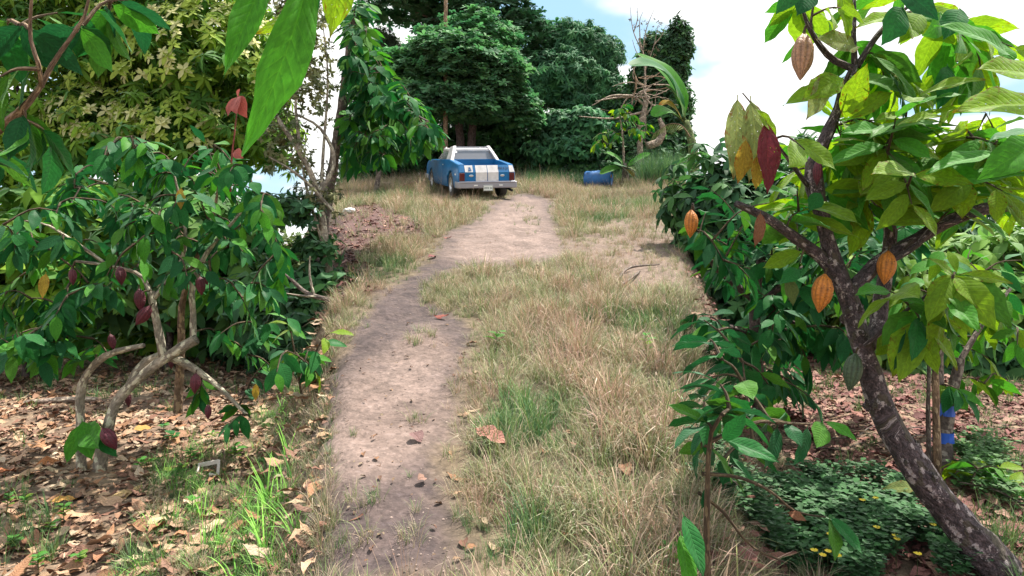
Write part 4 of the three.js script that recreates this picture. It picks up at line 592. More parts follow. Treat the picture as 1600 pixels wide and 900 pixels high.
// ---------------------------------------------------------------- the leaning tree with orange pods
{
  const base = stand(gs(1572, 906)), D = 3.06;
  const up = [[1180, 300], [1230, 250], [1262, 190], [1300, 170], [1370, 150], [1420, 200], [1480, 190], [1560, 210], [1610, 240], [1610, 300], [1500, 330], [1400, 330], [1300, 320], [1220, 330]];
  const t = leafyTree({
    name: 'cacao_tree', label: 'leaning lichen-spotted cacao tree with ripe orange pods', base, seed: 103, woodMat: WM.lichen, geos: fineLeaves,
    wood: [
      { name: 'trunk', pts: [base, [1520, 845, D], [1455, 765, D], [1412, 705, D], [1385, 655, D], [1362, 590, D], [1342, 525, D], [1326, 465, D], [1302, 405, D], [1284, 340, D]], r: [0.092, 0.088, 0.08, 0.074, 0.062, 0.054, 0.05, 0.045, 0.036, 0.032], sides: 16, wobble: 0.13 },
      { pts: [[1288, 350, D], [1274, 300, D], [1272, 262, D], [1286, 222, D], [1304, 185, D], [1316, 146, D], [1336, 105, 3.1]], r: [0.034, 0.036, 0.036, 0.03, 0.024, 0.018, 0.018], sides: 12, wobble: 0.2 },
      { pts: [[1322, 448, D], [1283, 402, D], [1242, 371, 3.0], [1200, 342, 2.95], [1150, 318, 2.9]], r: [0.034, 0.03, 0.026, 0.022, 0.016] },
      { pts: [[1330, 455, D], [1378, 407, D], [1440, 370, D], [1482, 345, D], [1540, 326, 3.05], [1620, 318, 3.05]], r: [0.036, 0.034, 0.03, 0.032, 0.028, 0.026] },
      { pts: [[1385, 412, 3.0], [1430, 385, 2.98], [1462, 352, 3.0], [1500, 345, 3.03]], r: [0.014, 0.014, 0.013, 0.012] },
      { pts: [[1350, 548, 3.1], [1370, 512, 3.2], [1376, 470, 3.25], [1386, 420, 3.25], [1390, 350, 3.25], [1370, 315, 3.2], [1350, 300, 3.2]], r: [0.045, 0.04, 0.036, 0.034, 0.03, 0.022, 0.014] },
      { pts: [[1336, 108, 3.1], [1300, 92, 3.1], [1275, 62, 3.1], [1256, 20, 3.1], [1250, -20, 3.1]], r: [0.018, 0.016, 0.012, 0.008, 0.006] },
      { pts: [[1336, 106, 3.1], [1334, 60, 3.1], [1334, 20, 3.1], [1332, -30, 3.1]], r: [0.016, 0.013, 0.011, 0.009] },
      { pts: [[1340, 104, 3.1], [1362, 68, 3.1], [1388, 36, 3.1], [1440, -5, 3.1]], r: [0.016, 0.013, 0.01, 0.006] },
      { pts: [[1290, 85, 3.1], [1268, 50, 3.05], [1272, 0, 3.0]], r: [0.008, 0.007, 0.005] },
      { pts: [[1262, 290, D], [1225, 240, 2.95], [1208, 218, 2.9]], r: [0.012, 0.009, 0.006] },
      { pts: [[1352, 540, 3.0], [1420, 482, 2.8], [1470, 446, 2.7], [1492, 428, 2.65]], r: [0.012, 0.009, 0.007, 0.005] },
    ],
    clusters: [...spread(60, up, 2.6, 4.0, 104, 0.12), ...spread(9, [[1400, 130], [1470, 110], [1600, 190], [1600, 240], [1420, 200]], 2.8, 3.7, 107, 0.15), ...spread(8, [[1275, -10], [1400, -10], [1400, 130], [1345, 150], [1290, 50]], 2.9, 3.6, 105, 0.12), ...spread(7, [[1440, -10], [1610, -10], [1610, 150], [1500, 150]], 2.7, 3.6, 108, 0.2), ...[[1490, 430, 2.6], [1390, 455, 2.75], [1440, 510, 2.7], [1480, 470, 2.6], [1420, 520, 2.9], [1250, 330, 3], [1330, 300, 3.2], [1440, 300, 3.3], [1560, 300, 3.4], [1250, 410, 3.0], [1240, 10, 3.2], [1420, 20, 3.0]].map((p) => at(...p))],
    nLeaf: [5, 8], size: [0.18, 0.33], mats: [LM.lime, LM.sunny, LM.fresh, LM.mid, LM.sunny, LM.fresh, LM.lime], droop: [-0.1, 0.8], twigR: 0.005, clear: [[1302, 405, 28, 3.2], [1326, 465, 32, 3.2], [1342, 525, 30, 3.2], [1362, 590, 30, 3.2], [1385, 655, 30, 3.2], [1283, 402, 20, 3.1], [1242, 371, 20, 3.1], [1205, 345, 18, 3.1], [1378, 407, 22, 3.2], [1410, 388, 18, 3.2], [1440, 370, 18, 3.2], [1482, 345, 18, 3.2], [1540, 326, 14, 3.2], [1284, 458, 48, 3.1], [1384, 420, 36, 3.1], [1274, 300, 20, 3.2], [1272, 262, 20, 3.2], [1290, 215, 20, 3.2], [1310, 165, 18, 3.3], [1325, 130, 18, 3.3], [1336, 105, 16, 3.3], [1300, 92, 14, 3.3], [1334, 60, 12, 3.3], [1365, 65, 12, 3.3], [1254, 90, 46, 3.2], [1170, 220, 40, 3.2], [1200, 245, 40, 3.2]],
  });
  for (const [a, b, m, l, f] of [[[1289, 428, 2.98], [1279, 489, 2.98], PM.orange, 'ripe orange pod against the trunk', 1.0], [[1388, 392, 3.0], [1381, 445, 2.98], PM.orange, 'ripe orange pod under the spreading limb', 1.0], [[1256, 52, 3.05], [1250, 126, 3.0], PM.tan, 'large tan pod high in the top', 0.8], [[1337, 552, 3.0], [1326, 612, 2.98], PM.green, 'dark green unripe pod beside the trunk', 0.9], [[1278, 250, 2.98], [1276, 290, 2.98], PM.purple, 'shrivelled dark pod on the upper trunk', 0.7]]) pod(t, at(...a), at(...b), m, l, f, 0);
  { // knots and flower cushions on the bark
    const r = rng(44), C = new THREE.CatmullRomCurve3(pathPts([[1520, 845, D], [1455, 765, D], [1412, 705, D], [1385, 655, D], [1362, 590, D], [1342, 525, D], [1326, 465, D], [1302, 405, D]]));
    for (let k = 0; k < 16; k++) { const u = r(), p = C.getPointAt(u), R = lerp(0.088, 0.038, u), a = r() * 6.28, g = new THREE.SphereGeometry(0.012 + 0.016 * r(), 10, 8), q = g.attributes.position; for (let i = 0; i < q.count; i++) { const w = 1 + 0.4 * n3(q.getX(i) * 60, q.getY(i) * 60 + k, q.getZ(i) * 60); q.setXYZ(i, q.getX(i) * w, q.getY(i) * w * 1.4, q.getZ(i) * w); } g.computeVertexNormals(); g.translate(p.x + Math.cos(a) * R * 0.95, p.y, p.z + Math.sin(a) * R * 0.95); worldPart(t, 'knot', g, WM.lichen); }
  }
  // large leaves that can be told apart one by one
  const H = [[[1640, 122, 2.2], [1528, 98, 2.1], LM.lime, 1.1, 0, [-0.3, 0.6, 0.75]], [[1640, 165, 2.2], [1494, 158, 2.1], LM.lime, 1.05, 2, [0.1, 0.6, 0.75]], [[1584, 92, 2.5], [1474, 14, 2.4], LM.fresh, 0.95, 1, [0.3, 0.5, 0.8]], [[1500, 12, 2.6], [1480, 55, 2.5], LM.deep, 1.2, 1, [-0.2, 0.3, 0.9]], [[1318, 190, 2.95], [1356, 96, 2.8], LM.lime, 1.15, 0, [-0.4, 0.2, 0.9]], [[1322, 188, 2.95], [1400, 135, 2.85], LM.lime, 1.1, 2, [-0.3, 0.5, 0.8]], [[1320, 120, 3.0], [1255, 150, 2.9], LM.lime, 1.2, 1, [0.3, 0.5, 0.8]], [[1345, 75, 3.1], [1276, 56, 3.0], LM.pale, 1.3, 0, [0, 0.4, 0.9]], [[1310, -30, 3.0], [1330, 62, 2.95], LM.lime, 0.9, 0, [0.2, 0.2, 0.95]], [[1360, 85, 2.9], [1475, 175, 2.75], LM.mid, 0.8, 3, [0.3, 0.6, 0.6]], [[1385, 110, 2.9], [1440, 200, 2.8], LM.deep, 0.7, 3, [0.6, 0.4, 0.6]], [[1470, 190, 2.8], [1344, 200, 2.7], LM.mid, 0.75, 1, [0.1, 0.85, 0.45]], [[1560, 240, 2.6], [1445, 258, 2.5], LM.fresh, 0.8, 2, [0, 0.8, 0.5]], [[1640, 210, 2.5], [1540, 200, 2.4], LM.deep, 0.9, 1, [0, 0.9, 0.3]], [[1640, 215, 2.4], [1530, 272, 2.3], LM.fresh, 0.85, 4, [0.2, 0.6, 0.7]], [[1395, -20, 2.7], [1480, 25, 2.6], LM.dark, 1.2, 1, [-0.2, 0.4, 0.85]], [[1410, 8, 2.7], [1388, 68, 2.6], LM.deep, 1.2, 1, [0.3, 0.3, 0.9]], [[1250, -40, 2.9], [1215, 22, 2.8], LM.deep, 1.1, 0, [0.3, 0.2, 0.9]], [[1270, -20, 3], [1248, 22, 2.9], LM.dark, 1.3, 2, [0.1, 0.2, 0.9]], [[1215, 218, 2.9], [1182, 165, 2.8], LM.lime, 0.9, 0, [0.2, 0.4, 0.8]], [[1290, 112, 3], [1272, 190, 2.9], LM.pale, 1.1, 3, [0.3, 0.3, 0.8]], [[1480, 100, 2.9], [1478, 170, 2.8], LM.deep, 1.2, 1, [0.3, 0.3, 0.9]], [[1390, 455, 2.8], [1340, 452, 2.65], LM.fresh, 0.9, 2, [0, 0.75, 0.6]], [[1490, 432, 2.62], [1592, 432, 2.5], LM.lime, 0.9, 1, [0, 0.8, 0.55]], [[1490, 432, 2.62], [1565, 485, 2.5], LM.mid, 0.85, 4, [-0.3, 0.7, 0.6]], [[1490, 430, 2.62], [1455, 400, 2.6], LM.lime, 1.1, 2, [0.2, 0.5, 0.8]], [[1436, 492, 2.7], [1428, 566, 2.6], LM.deep, 1.15, 0, [0.1, 0.25, 0.95]], [[1415, 515, 2.7], [1408, 592, 2.65], LM.dark, 1.0, 3, [0.3, 0.2, 0.9]], [[1228, 428, 2.9], [1246, 480, 2.85], LM.olive, 1.1, 1, [0.2, 0.3, 0.9]], [[1250, 420, 2.9], [1222, 440, 2.8], LM.deep, 1.1, 1, [0, 0.5, 0.85]], [[1480, 500, 2.6], [1494, 552, 2.55], LM.mid, 1.1, 0, [0.3, 0.3, 0.9]], [[1282, 300, 2.9], [1266, 330, 2.85], LM.deep, 1.5, 1, [0.1, 0.3, 0.9]], [[1390, 290, 2.9], [1388, 345, 2.85], LM.mid, 1.3, 0, [0, 0.25, 0.95]]];
  for (const [a, b, m, w, g, n] of H) { const p = at(...a), q = at(...b); leafMesh(t, leafMatrix(p, q.clone().sub(p), new V3(...n), p.distanceTo(q), w), fineLeaves[g], m); }
  for (const [a, b, m, l, g] of [[[1172, 150, 2.9], [1190, 300, 2.85], LM.pale, 'withered pale leaf', 3], [[1152, 148, 2.92], [1150, 285, 2.9], LM.pale, 'withered pale leaf', 0], [[1196, 185, 2.85], [1204, 306, 2.8], LM.maroon, 'withered dark red leaf', 0], [[1165, 215, 2.86], [1158, 292, 2.85], LM.yellow, 'withered yellow leaf', 1], [[1182, 240, 2.84], [1184, 300, 2.82], LM.yellow, 'withered yellow leaf', 2], [[1188, 330, 2.85], [1186, 392, 2.8], LM.brown, 'withered brown leaf', 3]]) { const p = at(...a), q = at(...b); leafMesh(t, leafMatrix(p, q.clone().sub(p), new V3(0.15, 0.2, 0.95), p.distanceTo(q), 0.95), fineLeaves[g], m, l); }
  worldPart(t, 'twig', tube(pathPts([[1208, 218, 2.9], [1180, 170, 2.9], [1160, 145, 2.92]]), [0.007, 0.005, 0.003], 6), WM.twig);
}
// ---------------------------------------------------------------- trees behind and beside it
leafyTree({ // shaded cacao trees left of the leaning tree
  name: 'cacao_tree', label: 'dark shaded cacao tree filling the space left of the leaning tree', base: stand(gs(1190, 690)), seed: 111, woodMat: WM.dark,
  wood: [{ name: 'trunk', pts: [stand(gs(1190, 690)), at(1182, 560, 5.1), at(1180, 470, 5.0), at(1190, 400, 5)], r: [0.06, 0.05, 0.045, 0.03] }, { pts: [[1180, 470, 5.1], [1120, 420, 4.8], [1090, 370, 4.5], [1082, 318, 4.22]], r: [0.03, 0.022, 0.014, 0.008] }, { pts: [[1182, 480, 5.1], [1240, 430, 5], [1290, 390, 5]], r: [0.03, 0.022, 0.012] }, { pts: [[1181, 520, 5.1], [1220, 500, 4.8], [1260, 510, 4.6]], r: [0.025, 0.018, 0.01] }, { pts: [[1181, 530, 5.1], [1130, 510, 4.7], [1090, 530, 4.5]], r: [0.025, 0.018, 0.01] }],
  clusters: spread(140, [[1074, 285], [1150, 300], [1230, 300], [1320, 320], [1450, 330], [1440, 400], [1350, 450], [1330, 560], [1300, 630], [1200, 610], [1150, 610], [1074, 600]], 4.2, 6.2, 112, 0.14), nLeaf: [6, 9], size: [0.17, 0.26], mats: [LM.dark, LM.deep, LM.deep, LM.dark, LM.mid],
});
{ const t = scene.children.at(-1); pod(t, at(1080, 328, 4.2), at(1078, 372, 4.2), PM.orange, 'orange pod at the edge of the dark foliage', 0.95, 0); }
leafyTree({ // sprays of leaves close by
  name: 'cacao_sapling', label: 'low cacao sapling with glossy ribbed leaves in front of the leaf litter', category: 'sapling', base: stand([0.66, 2.15]), seed: 121, woodMat: WM.twig, geos: fineLeaves,
  wood: [{ name: 'trunk', pts: [stand([0.66, 2.15]), at(1104, 860, 2.1), at(1106, 740, 2.05), at(1110, 680, 2.05), at(1128, 648, 2.0)], r: [0.016, 0.014, 0.011, 0.008, 0.006] }, { pts: [[1098, 740, 2.05], [1150, 745, 2.1], [1200, 765, 2.15], [1245, 800, 2.2], [1290, 808, 2.2]], r: [0.007, 0.006, 0.005, 0.004, 0.003] }, { pts: [[1110, 690, 2.05], [1180, 660, 2.1], [1240, 662, 2.2], [1280, 662, 2.3]], r: [0.007, 0.006, 0.005, 0.003] }, { pts: [[1092, 770, 2.1], [1130, 800, 2.15], [1170, 850, 2.2], [1230, 880, 2.3]], r: [0.006, 0.005, 0.004, 0.003], bare: 1 }],
  clusters: [[1125, 600, 2.1], [1140, 640, 2.05], [1105, 660, 2.05], [1165, 650, 2.1], [1125, 560, 2.3], [1110, 530, 2.4], [1150, 600, 2.4], [1200, 655, 2.2], [1100, 620, 2.6], [1160, 560, 2.9], [1110, 590, 2.9], [1200, 600, 3.0], [1095, 700, 2.5], [1130, 720, 2.6], [1180, 700, 2.7], [1100, 500, 3.0], [1150, 520, 3.1]].map((p) => at(...p)), nLeaf: [3, 6], size: [0.13, 0.2], mats: [LM.dark, LM.deep, LM.dark, LM.mid, LM.deep], droop: [0.0, 0.7],
});
{
  const t = scene.children.at(-1), H = [[[1130, 685, 1.95], [1222, 720, 1.85], LM.deep, 1.1, 0, [0, 0.8, 0.6]], [[1128, 690, 1.95], [1168, 645, 1.9], LM.deep, 1.1, 2, [0.2, 0.6, 0.7]], [[1285, 658, 2.3], [1278, 700, 2.2], LM.mid, 1.6, 0, [0, 0.3, 0.9]], [[1288, 658, 2.3], [1345, 684, 2.2], LM.fresh, 0.9, 1, [0, 0.8, 0.5]], [[1225, 660, 2.2], [1258, 696, 2.1], LM.dark, 1.3, 1, [0.2, 0.5, 0.8]], [[1262, 665, 2.3], [1250, 738, 2.2], LM.dark, 0.9, 3, [0.3, 0.2, 0.9]], [[1215, 665, 2.2], [1205, 742, 2.1], LM.dark, 1, 3, [0.3, 0.2, 0.9]], [[1295, 808, 2.2], [1316, 880, 2.1], LM.mid, 1.1, 1, [0.5, 0.3, 0.8]], [[1295, 806, 2.2], [1358, 868, 2.1], LM.deep, 0.9, 4, [0.2, 0.6, 0.7]], [[1230, 800, 2.2], [1262, 812, 2.15], LM.brown, 1.2, 1, [0, 0.6, 0.7]], [[1066, 800, 1.5], [1104, 905, 1.4], LM.deep, 1.0, 0, [0.3, 0.4, 0.85]], [[1062, 830, 1.5], [1085, 930, 1.4], LM.fresh, 1.0, 2, [0.4, 0.3, 0.85]], [[1105, 760, 2.1], [1100, 800, 2.05], LM.dark, 1.2, 3, [0.2, 0.2, 0.9]]];
  for (const [a, b, m, w, g, n] of H) { const p = at(...a), q = at(...b); leafMesh(t, leafMatrix(p, q.clone().sub(p), new V3(...n), p.distanceTo(q), w), fineLeaves[g], m); }
}
{ // second cacao tree with blue ties, two pale canes before it
  const b = stand(gs(1472, 736));
  const t = leafyTree({ name: 'cacao_tree', label: 'cacao tree with blue plastic ties round its trunk', base: b, seed: 131, woodMat: WM.grey, wood: [{ name: 'trunk', pts: [b, at(1474, 690, 4.6), at(1478, 645, 4.6), at(1490, 605, 4.6), at(1500, 560, 4.6)], r: [0.06, 0.056, 0.052, 0.036, 0.03] }, { pts: [[1477, 650, 4.6], [1468, 600, 4.6], [1470, 520, 4.6], [1476, 470, 4.6]], r: [0.035, 0.028, 0.022, 0.015] }, { pts: [[1499, 565, 4.6], [1540, 500, 4.7], [1580, 450, 4.8]], r: [0.02, 0.016, 0.01] }], clusters: [...spread(34, [[1400, 420], [1480, 380], [1600, 400], [1600, 560], [1540, 560], [1480, 540], [1410, 520]], 4.2, 5.6, 132, 0.25), ...[[1540, 600, 4.6], [1560, 590, 4.8], [1500, 610, 4.4]].map((p) => at(...p))], nLeaf: [5, 8], size: [0.18, 0.26], mats: [LM.sunny, LM.fresh, LM.mid, LM.fresh, LM.deep, LM.sunny] });
  const blue = new THREE.MeshStandardMaterial({ color: col(0.02, 0.10, 0.5), roughness: 0.5 });
  for (const [px, py, R] of [[1474, 682, 0.064], [1478, 640, 0.058]]) { const g = new THREE.CylinderGeometry(R, R, 0.075, 14, 3, true); { const p = g.attributes.position; for (let i = 0; i < p.count; i++) { const k = 1 + 0.12 * n3(p.getX(i) * 40, p.getY(i) * 40, p.getZ(i) * 40 + px); p.setX(i, p.getX(i) * k); p.setZ(i, p.getZ(i) * k); } g.computeVertexNormals(); } const q = at(px, py, 4.6); g.translate(q.x, q.y, q.z); blue.side = THREE.DoubleSide; worldPart(t, 'plastic_tie', g, blue, 'blue plastic strip tied round the trunk'); }
  const tl = leafGeo({ seg: 5, across: 1, W: 0.14, droop: 0.3, fold: 0.4, stalk: 0, seed: 4 }); for (const dx of [-4, 0, 4]) { const p = at(1470 + dx, 628, 4.5), o = leafMesh(t, leafMatrix(p, new V3(dx * 0.06, -1, 0.1), new V3(0.2, 0, 1), 0.12, 1), tl, blue); o.name = 'tie_end'; }
  for (const [x0, y0, x1, y1, R, lab] of [[1466, 752, 1462, 470, 0.024, 'thicker pale cane standing before the blue-tied tree'], [1452, 742, 1452, 560, 0.016, 'thin dark cane standing before the blue-tied tree']]) { const [gx, gd] = gs(x0, y0), bb = stand([gx, gd]); single('cane', tube([bb, at((x0 + x1) / 2 - 2, (y0 + y1) / 2, gd), at(x1, y1, gd)], [R, R * 0.9, R * 0.7], 8), R > 0.02 ? WM.tan : WM.grey, lab, 'cane', 'canes by the blue-tied tree'); }
}
plainTree('cacao_tree', 'sunlit cacao tree at the far right edge of the orchard', 1590, 520, 8.5, [[1560, 440, 8.5, 0.9, 0.7], [1620, 430, 8.5, 0.9, 0.8], [1580, 530, 8.2, 0.8, 0.5], [1640, 500, 8.4, 0.9, 0.6]], 900, 0.27, [[0.18, 0.34, 0.05], [0.12, 0.26, 0.05]], 'cacao', 141, {}, 0.06);
plainTree('cacao_tree', 'dark low cacao tree behind the two canes', 1520, 560, 8.0, [[1530, 570, 8, 0.6, 0.45], [1580, 585, 8.2, 0.5, 0.4], [1450, 560, 8.4, 0.7, 0.5], [1490, 520, 8.4, 0.7, 0.5]], 700, 0.24, G_DEEP, 'cacao', 142, {}, 0.05);
plainTree('cacao_tree', 'sunlit cacao tree glimpsed behind the leaning trunk', 1380, 520, 8.8, [[1360, 470, 8.8, 0.9, 0.7], [1420, 440, 9, 0.9, 0.7], [1310, 430, 9, 0.9, 0.7], [1400, 540, 8.6, 0.8, 0.5], [1480, 430, 9, 0.9, 0.6]], 1000, 0.27, [[0.18, 0.32, 0.05], [0.13, 0.26, 0.05], [0.24, 0.38, 0.06]], 'cacao', 143, {}, 0.06);
plainTree('cacao_tree', 'hazy cacao tree behind the dark shaded one', 1110, 420, 10, [[1110, 320, 10, 0.8, 0.9], [1160, 330, 10, 0.9, 0.8], [1220, 380, 10, 1.1, 1.0], [1120, 420, 10, 0.8, 1.0], [1200, 480, 9.5, 1.1, 0.9]], 1300, 0.27, G_DEEP, 'cacao', 144, {}, 0.07);
plainTree('broadleaf_tree', 'tree in shade far behind the leaning orange-podded tree', 1300, 380, 12, [[1280, 320, 12, 1.3, 1.2], [1360, 330, 12, 1.3, 1.0], [1440, 340, 12.5, 1.3, 0.8], [1240, 400, 12, 1.2, 0.8]], 1700, 0.26, G_DEEP, 'small', 145, {}, 0.09);
// ---------------------------------------------------------------- the blue pickup
{
  const paintTex = dataTex(512, 512, (u, v) => { const k = 0.9 + 0.1 * tile(u, v, 1.5, 5) - (tile(u + 0.4, v, 9, 3) > 0.6 ? 0.1 : 0); return [k, k, k]; });
  const paint = (r, g, b) => new THREE.MeshPhysicalMaterial({ color: col(r, g, b), map: paintTex, roughness: 0.55, specularIntensity: 0.5, clearcoat: 0.5, clearcoatRoughness: 0.2 });
  const blue = paint(0.004, 0.16, 0.41), bedBlue = blue, white = paint(0.85, 0.80, 0.79), chrome = new THREE.MeshStandardMaterial({ color: col(0.55, 0.55, 0.57), metalness: 0.9, roughness: 0.32 }), dullChrome = new THREE.MeshStandardMaterial({ color: col(0.33, 0.32, 0.36), metalness: 0.6, roughness: 0.45, bumpMap: barkBump, bumpScale: 0.002 });
  const rubber = new THREE.MeshStandardMaterial({ color: col(0.05, 0.048, 0.047), roughness: 0.85, bumpMap: barkBump, bumpScale: 0.004 }), black = new THREE.MeshStandardMaterial({ color: col(0.015, 0.015, 0.017), roughness: 0.6 }), lampRed = new THREE.MeshPhysicalMaterial({ color: col(0.10, 0.006, 0.012), roughness: 0.25, clearcoat: 1 }), clearLamp = new THREE.MeshPhysicalMaterial({ color: col(0.8, 0.78, 0.75), roughness: 0.3, clearcoat: 0.6 });
  const glass = new THREE.MeshPhysicalMaterial({ color: col(0.36, 0.36, 0.39), roughness: 0.22, transmission: 0.55, thickness: 0, clearcoat: 0.6, clearcoatRoughness: 0.1, side: THREE.DoubleSide }), vinyl = new THREE.MeshStandardMaterial({ color: col(0.10, 0.09, 0.09), roughness: 0.8 });
  // where it stands: rear left corner near the track, nose to the left, on the slope
  const rearMid = at(763, 300, 18.4), fwd = new V3(-Math.sin(0.314), 0, -Math.cos(0.314)); const px0 = rearMid.x, d0 = 18.4;
  const centre = new V3(px0, 0, -d0).addScaledVector(fwd, 2.6); centre.y = SLOPE * -centre.z + 0.01;
  const N = new V3(0, 1, SLOPE).normalize(), back = fwd.clone().negate(); back.addScaledVector(N, -back.dot(N)).normalize(); const rt = new V3().crossVectors(N, back).normalize();
  const car = thing('pickup_car', 'old blue coupe pickup with white roof and white tailgate stripes', 'pickup', centre);
  car.quaternion.setFromRotationMatrix(new THREE.Matrix4().makeBasis(rt, N, back)); car.scale.set(0.915, 1.06, 0.95);
  const L = 5.2, zz = (u) => L / 2 - u;                       // u runs from the tailgate to the nose
  const shape = new THREE.Shape(); shape.moveTo(0.10, 0.42); shape.lineTo(0.05, 0.56); shape.lineTo(0.05, 0.74); shape.lineTo(0.16, 0.925); shape.quadraticCurveTo(1.0, 1.0, 1.7, 1.045); shape.quadraticCurveTo(2.0, 1.03, 2.4, 1.02); shape.lineTo(3.45, 1.0); shape.quadraticCurveTo(4.3, 1.0, 5.02, 0.93); shape.quadraticCurveTo(5.2, 0.88, 5.2, 0.7); shape.lineTo(5.18, 0.45); shape.lineTo(5.0, 0.32);
  shape.lineTo(4.56, 0.3); shape.absarc(4.15, 0.36, 0.41, -0.15, Math.PI + 0.15, false); shape.lineTo(1.49, 0.3); shape.absarc(1.08, 0.38, 0.41, -0.18, Math.PI + 0.18, false); shape.lineTo(0.10, 0.42);
  const toCar = (g, half) => { const p = g.attributes.position; for (let i = 0; i < p.count; i++) { const u = p.getX(i), y = p.getY(i), s = p.getZ(i); const k = 1 - 0.5 * Math.pow(Math.max(0, y - 0.62), 2) - 0.35 * Math.pow(Math.max(0, 0.55 - y), 2) * 2 - 0.05 * Math.pow(Math.max(0, u - 3.8) / 1.4, 2) - 0.03 * Math.pow(Math.max(0, 0.7 - u) / 0.7, 2); p.setXYZ(i, s * k, y, zz(u)); } g.computeVertexNormals(); return g; };
  let body = new TessellateModifier(0.14, 5).modify(new THREE.ExtrudeGeometry(shape, { depth: 1.82, bevelEnabled: true, bevelThickness: 0.045, bevelSize: 0.03, bevelSegments: 3, curveSegments: 10 })); body.translate(0, 0, -0.91); body = toCar(body);
  const ev = new Evaluator(); ev.useGroups = false; ev.attributes = ['position', 'normal', 'uv'];
  const cut = (g, w, h, l, x, y, u) => { const b = new Brush(new THREE.BoxGeometry(w, h, l)); b.position.set(x, y, zz(u)); b.updateMatrixWorld(); const a = new Brush(g); a.updateMatrixWorld(); return ev.evaluate(a, b, SUBTRACTION).geometry; };
  body = cut(body, 1.42, 0.8, 1.42, 0, 0.94, 0.84); body = cut(body, 1.5, 0.8, 1.4, 0, 1.0, 2.68);
  for (const s of [-1, 1]) for (const u of [2.02, 3.3]) body = cut(body, 0.12, 0.55, 0.014, s * 0.92, 0.72, u);
  for (const u of [1.08, 4.15]) for (const s of [-1, 1]) body = cut(body, 0.34, 0.5, 0.86, s * 0.8, 0.36, u);
  body = toCreasedNormals(body, 0.6); { const p = body.attributes.position, uv = []; for (let i = 0; i < p.count; i++) uv.push(p.getZ(i) / 1.3, (p.getY(i) + p.getX(i) * 0.7) / 1.3); body.setAttribute('uv', new THREE.Float32BufferAttribute(uv, 2)); }
  part(car, 'body', body, blue);
  // tailgate panel and stripes, following the rear profile
  const prof = (off, x0, x1, y0, y1) => { const P = [[0.02, 0.47], [0.02, 0.74], [0.07, 0.824], [0.135, 0.933]].map(([u, y]) => [u - off, y]), at_ = (y) => { for (let i = 0; i < P.length - 1; i++) if (y <= P[i + 1][1] || i === P.length - 2) return lerp(P[i][0], P[i + 1][0], (y - P[i][1]) / (P[i + 1][1] - P[i][1])); }; const s = new THREE.Shape(), ys = [y0, ...[0.74, 0.824].filter((v) => v > y0 && v < y1), y1]; ys.forEach((y, i) => i ? s.lineTo(at_(y), y) : s.moveTo(at_(y), y)); for (const y of ys.slice().reverse()) s.lineTo(at_(y) + 0.006 + off * 0.5, y); const g = new THREE.ExtrudeGeometry(s, { depth: x1 - x0, bevelEnabled: false }); g.translate(0, 0, x0); const p = g.attributes.position; for (let i = 0; i < p.count; i++) p.setXYZ(i, p.getZ(i), p.getY(i), zz(p.getX(i))); const q = g.index; g.computeVertexNormals(); return g; };
  const gate = part(car, 'tailgate', prof(0.016, -0.72, 0.72, 0.49, 0.93), blue);
  for (const s of [-1, 1]) part(gate, 'stripe', prof(0.021, s < 0 ? -0.37 : 0.02, s < 0 ? -0.0 : 0.37, 0.492, 0.928), white, 'white painted stripe');
  part(gate, 'centre_gap', prof(0.026, -0.002, 0.022, 0.493, 0.71), new THREE.MeshStandardMaterial({ color: col(0.08, 0.12, 0.25), roughness: 0.6 }));
  part(gate, 'stripe', prof(0.021, -0.715, -0.46, 0.75, 0.928), white, 'white painted corner patch');
  for (const x of [-0.52, 0.5]) { const g = new THREE.SphereGeometry(1, 16, 8); g.scale(0.075, 0.032, 0.008); const o = part(gate, 'emblem', g, chrome); o.position.set(x, 0.65, zz(0.003)); }
  const decal = (w, h, draw, x, y, off, name) => { const c = document.createElement('canvas'); c.width = 256; c.height = 128; const k = c.getContext('2d'); draw(k); const tx = new THREE.CanvasTexture(c); tx.colorSpace = THREE.SRGBColorSpace; const g = new THREE.PlaneGeometry(w, h), o = part(gate, name, g, new THREE.MeshStandardMaterial({ map: tx, alphaTest: 0.4, roughness: 0.6 })); o.position.set(x, y, zz(off)); return o; };
  const tilt = -Math.atan2(0.115, 0.205);
  const sc = decal(0.36, 0.15, (k) => { k.fillStyle = '#0a1830'; k.font = 'italic bold 84px serif'; k.textAlign = 'center'; k.fillText('Did & Jo', 128, 82, 250); }, 0.52, 0.835, 0.078 - 0.024, 'lettering'); sc.rotation.x = tilt;
  const fl = decal(0.16, 0.15, (k) => { k.fillStyle = '#24507c'; k.beginPath(); k.moveTo(40, 124); k.lineTo(70, 60); k.lineTo(60, 20); k.lineTo(100, 34); k.lineTo(150, 10); k.lineTo(190, 60); k.lineTo(216, 124); k.closePath(); k.fill(); k.strokeStyle = '#7fa0b8'; k.lineWidth = 10; k.beginPath(); k.moveTo(80, 110); k.lineTo(120, 60); k.lineTo(170, 110); k.stroke(); }, -0.56, 0.835, 0.078 - 0.03, 'sticker'); fl.rotation.x = tilt;
  // lamps, bumper, plate, pipe
  for (const s of [-1, 1]) { const g = new RoundedBoxGeometry(0.17, 0.22, 0.1, 3, 0.02), o = part(car, 'tail_light', g, lampRed); o.position.set(s * 0.815, 0.62, zz(0.04)); }
  for (const s of [-1, 1]) { const g = new THREE.ExtrudeGeometry(new THREE.Shape([[0, 0], [0.17, 0], [0.13, 0.2], [0.0, 0.2]].map((p) => new THREE.Vector2(...p))), { depth: 0.01, bevelEnabled: false }); const o = part(car, 'corner_panel', g, s > 0 ? white : bedBlue); o.scale.x = s; o.position.set(s * 0.735, 0.742, zz(0.012)); o.rotation.x = tilt; }
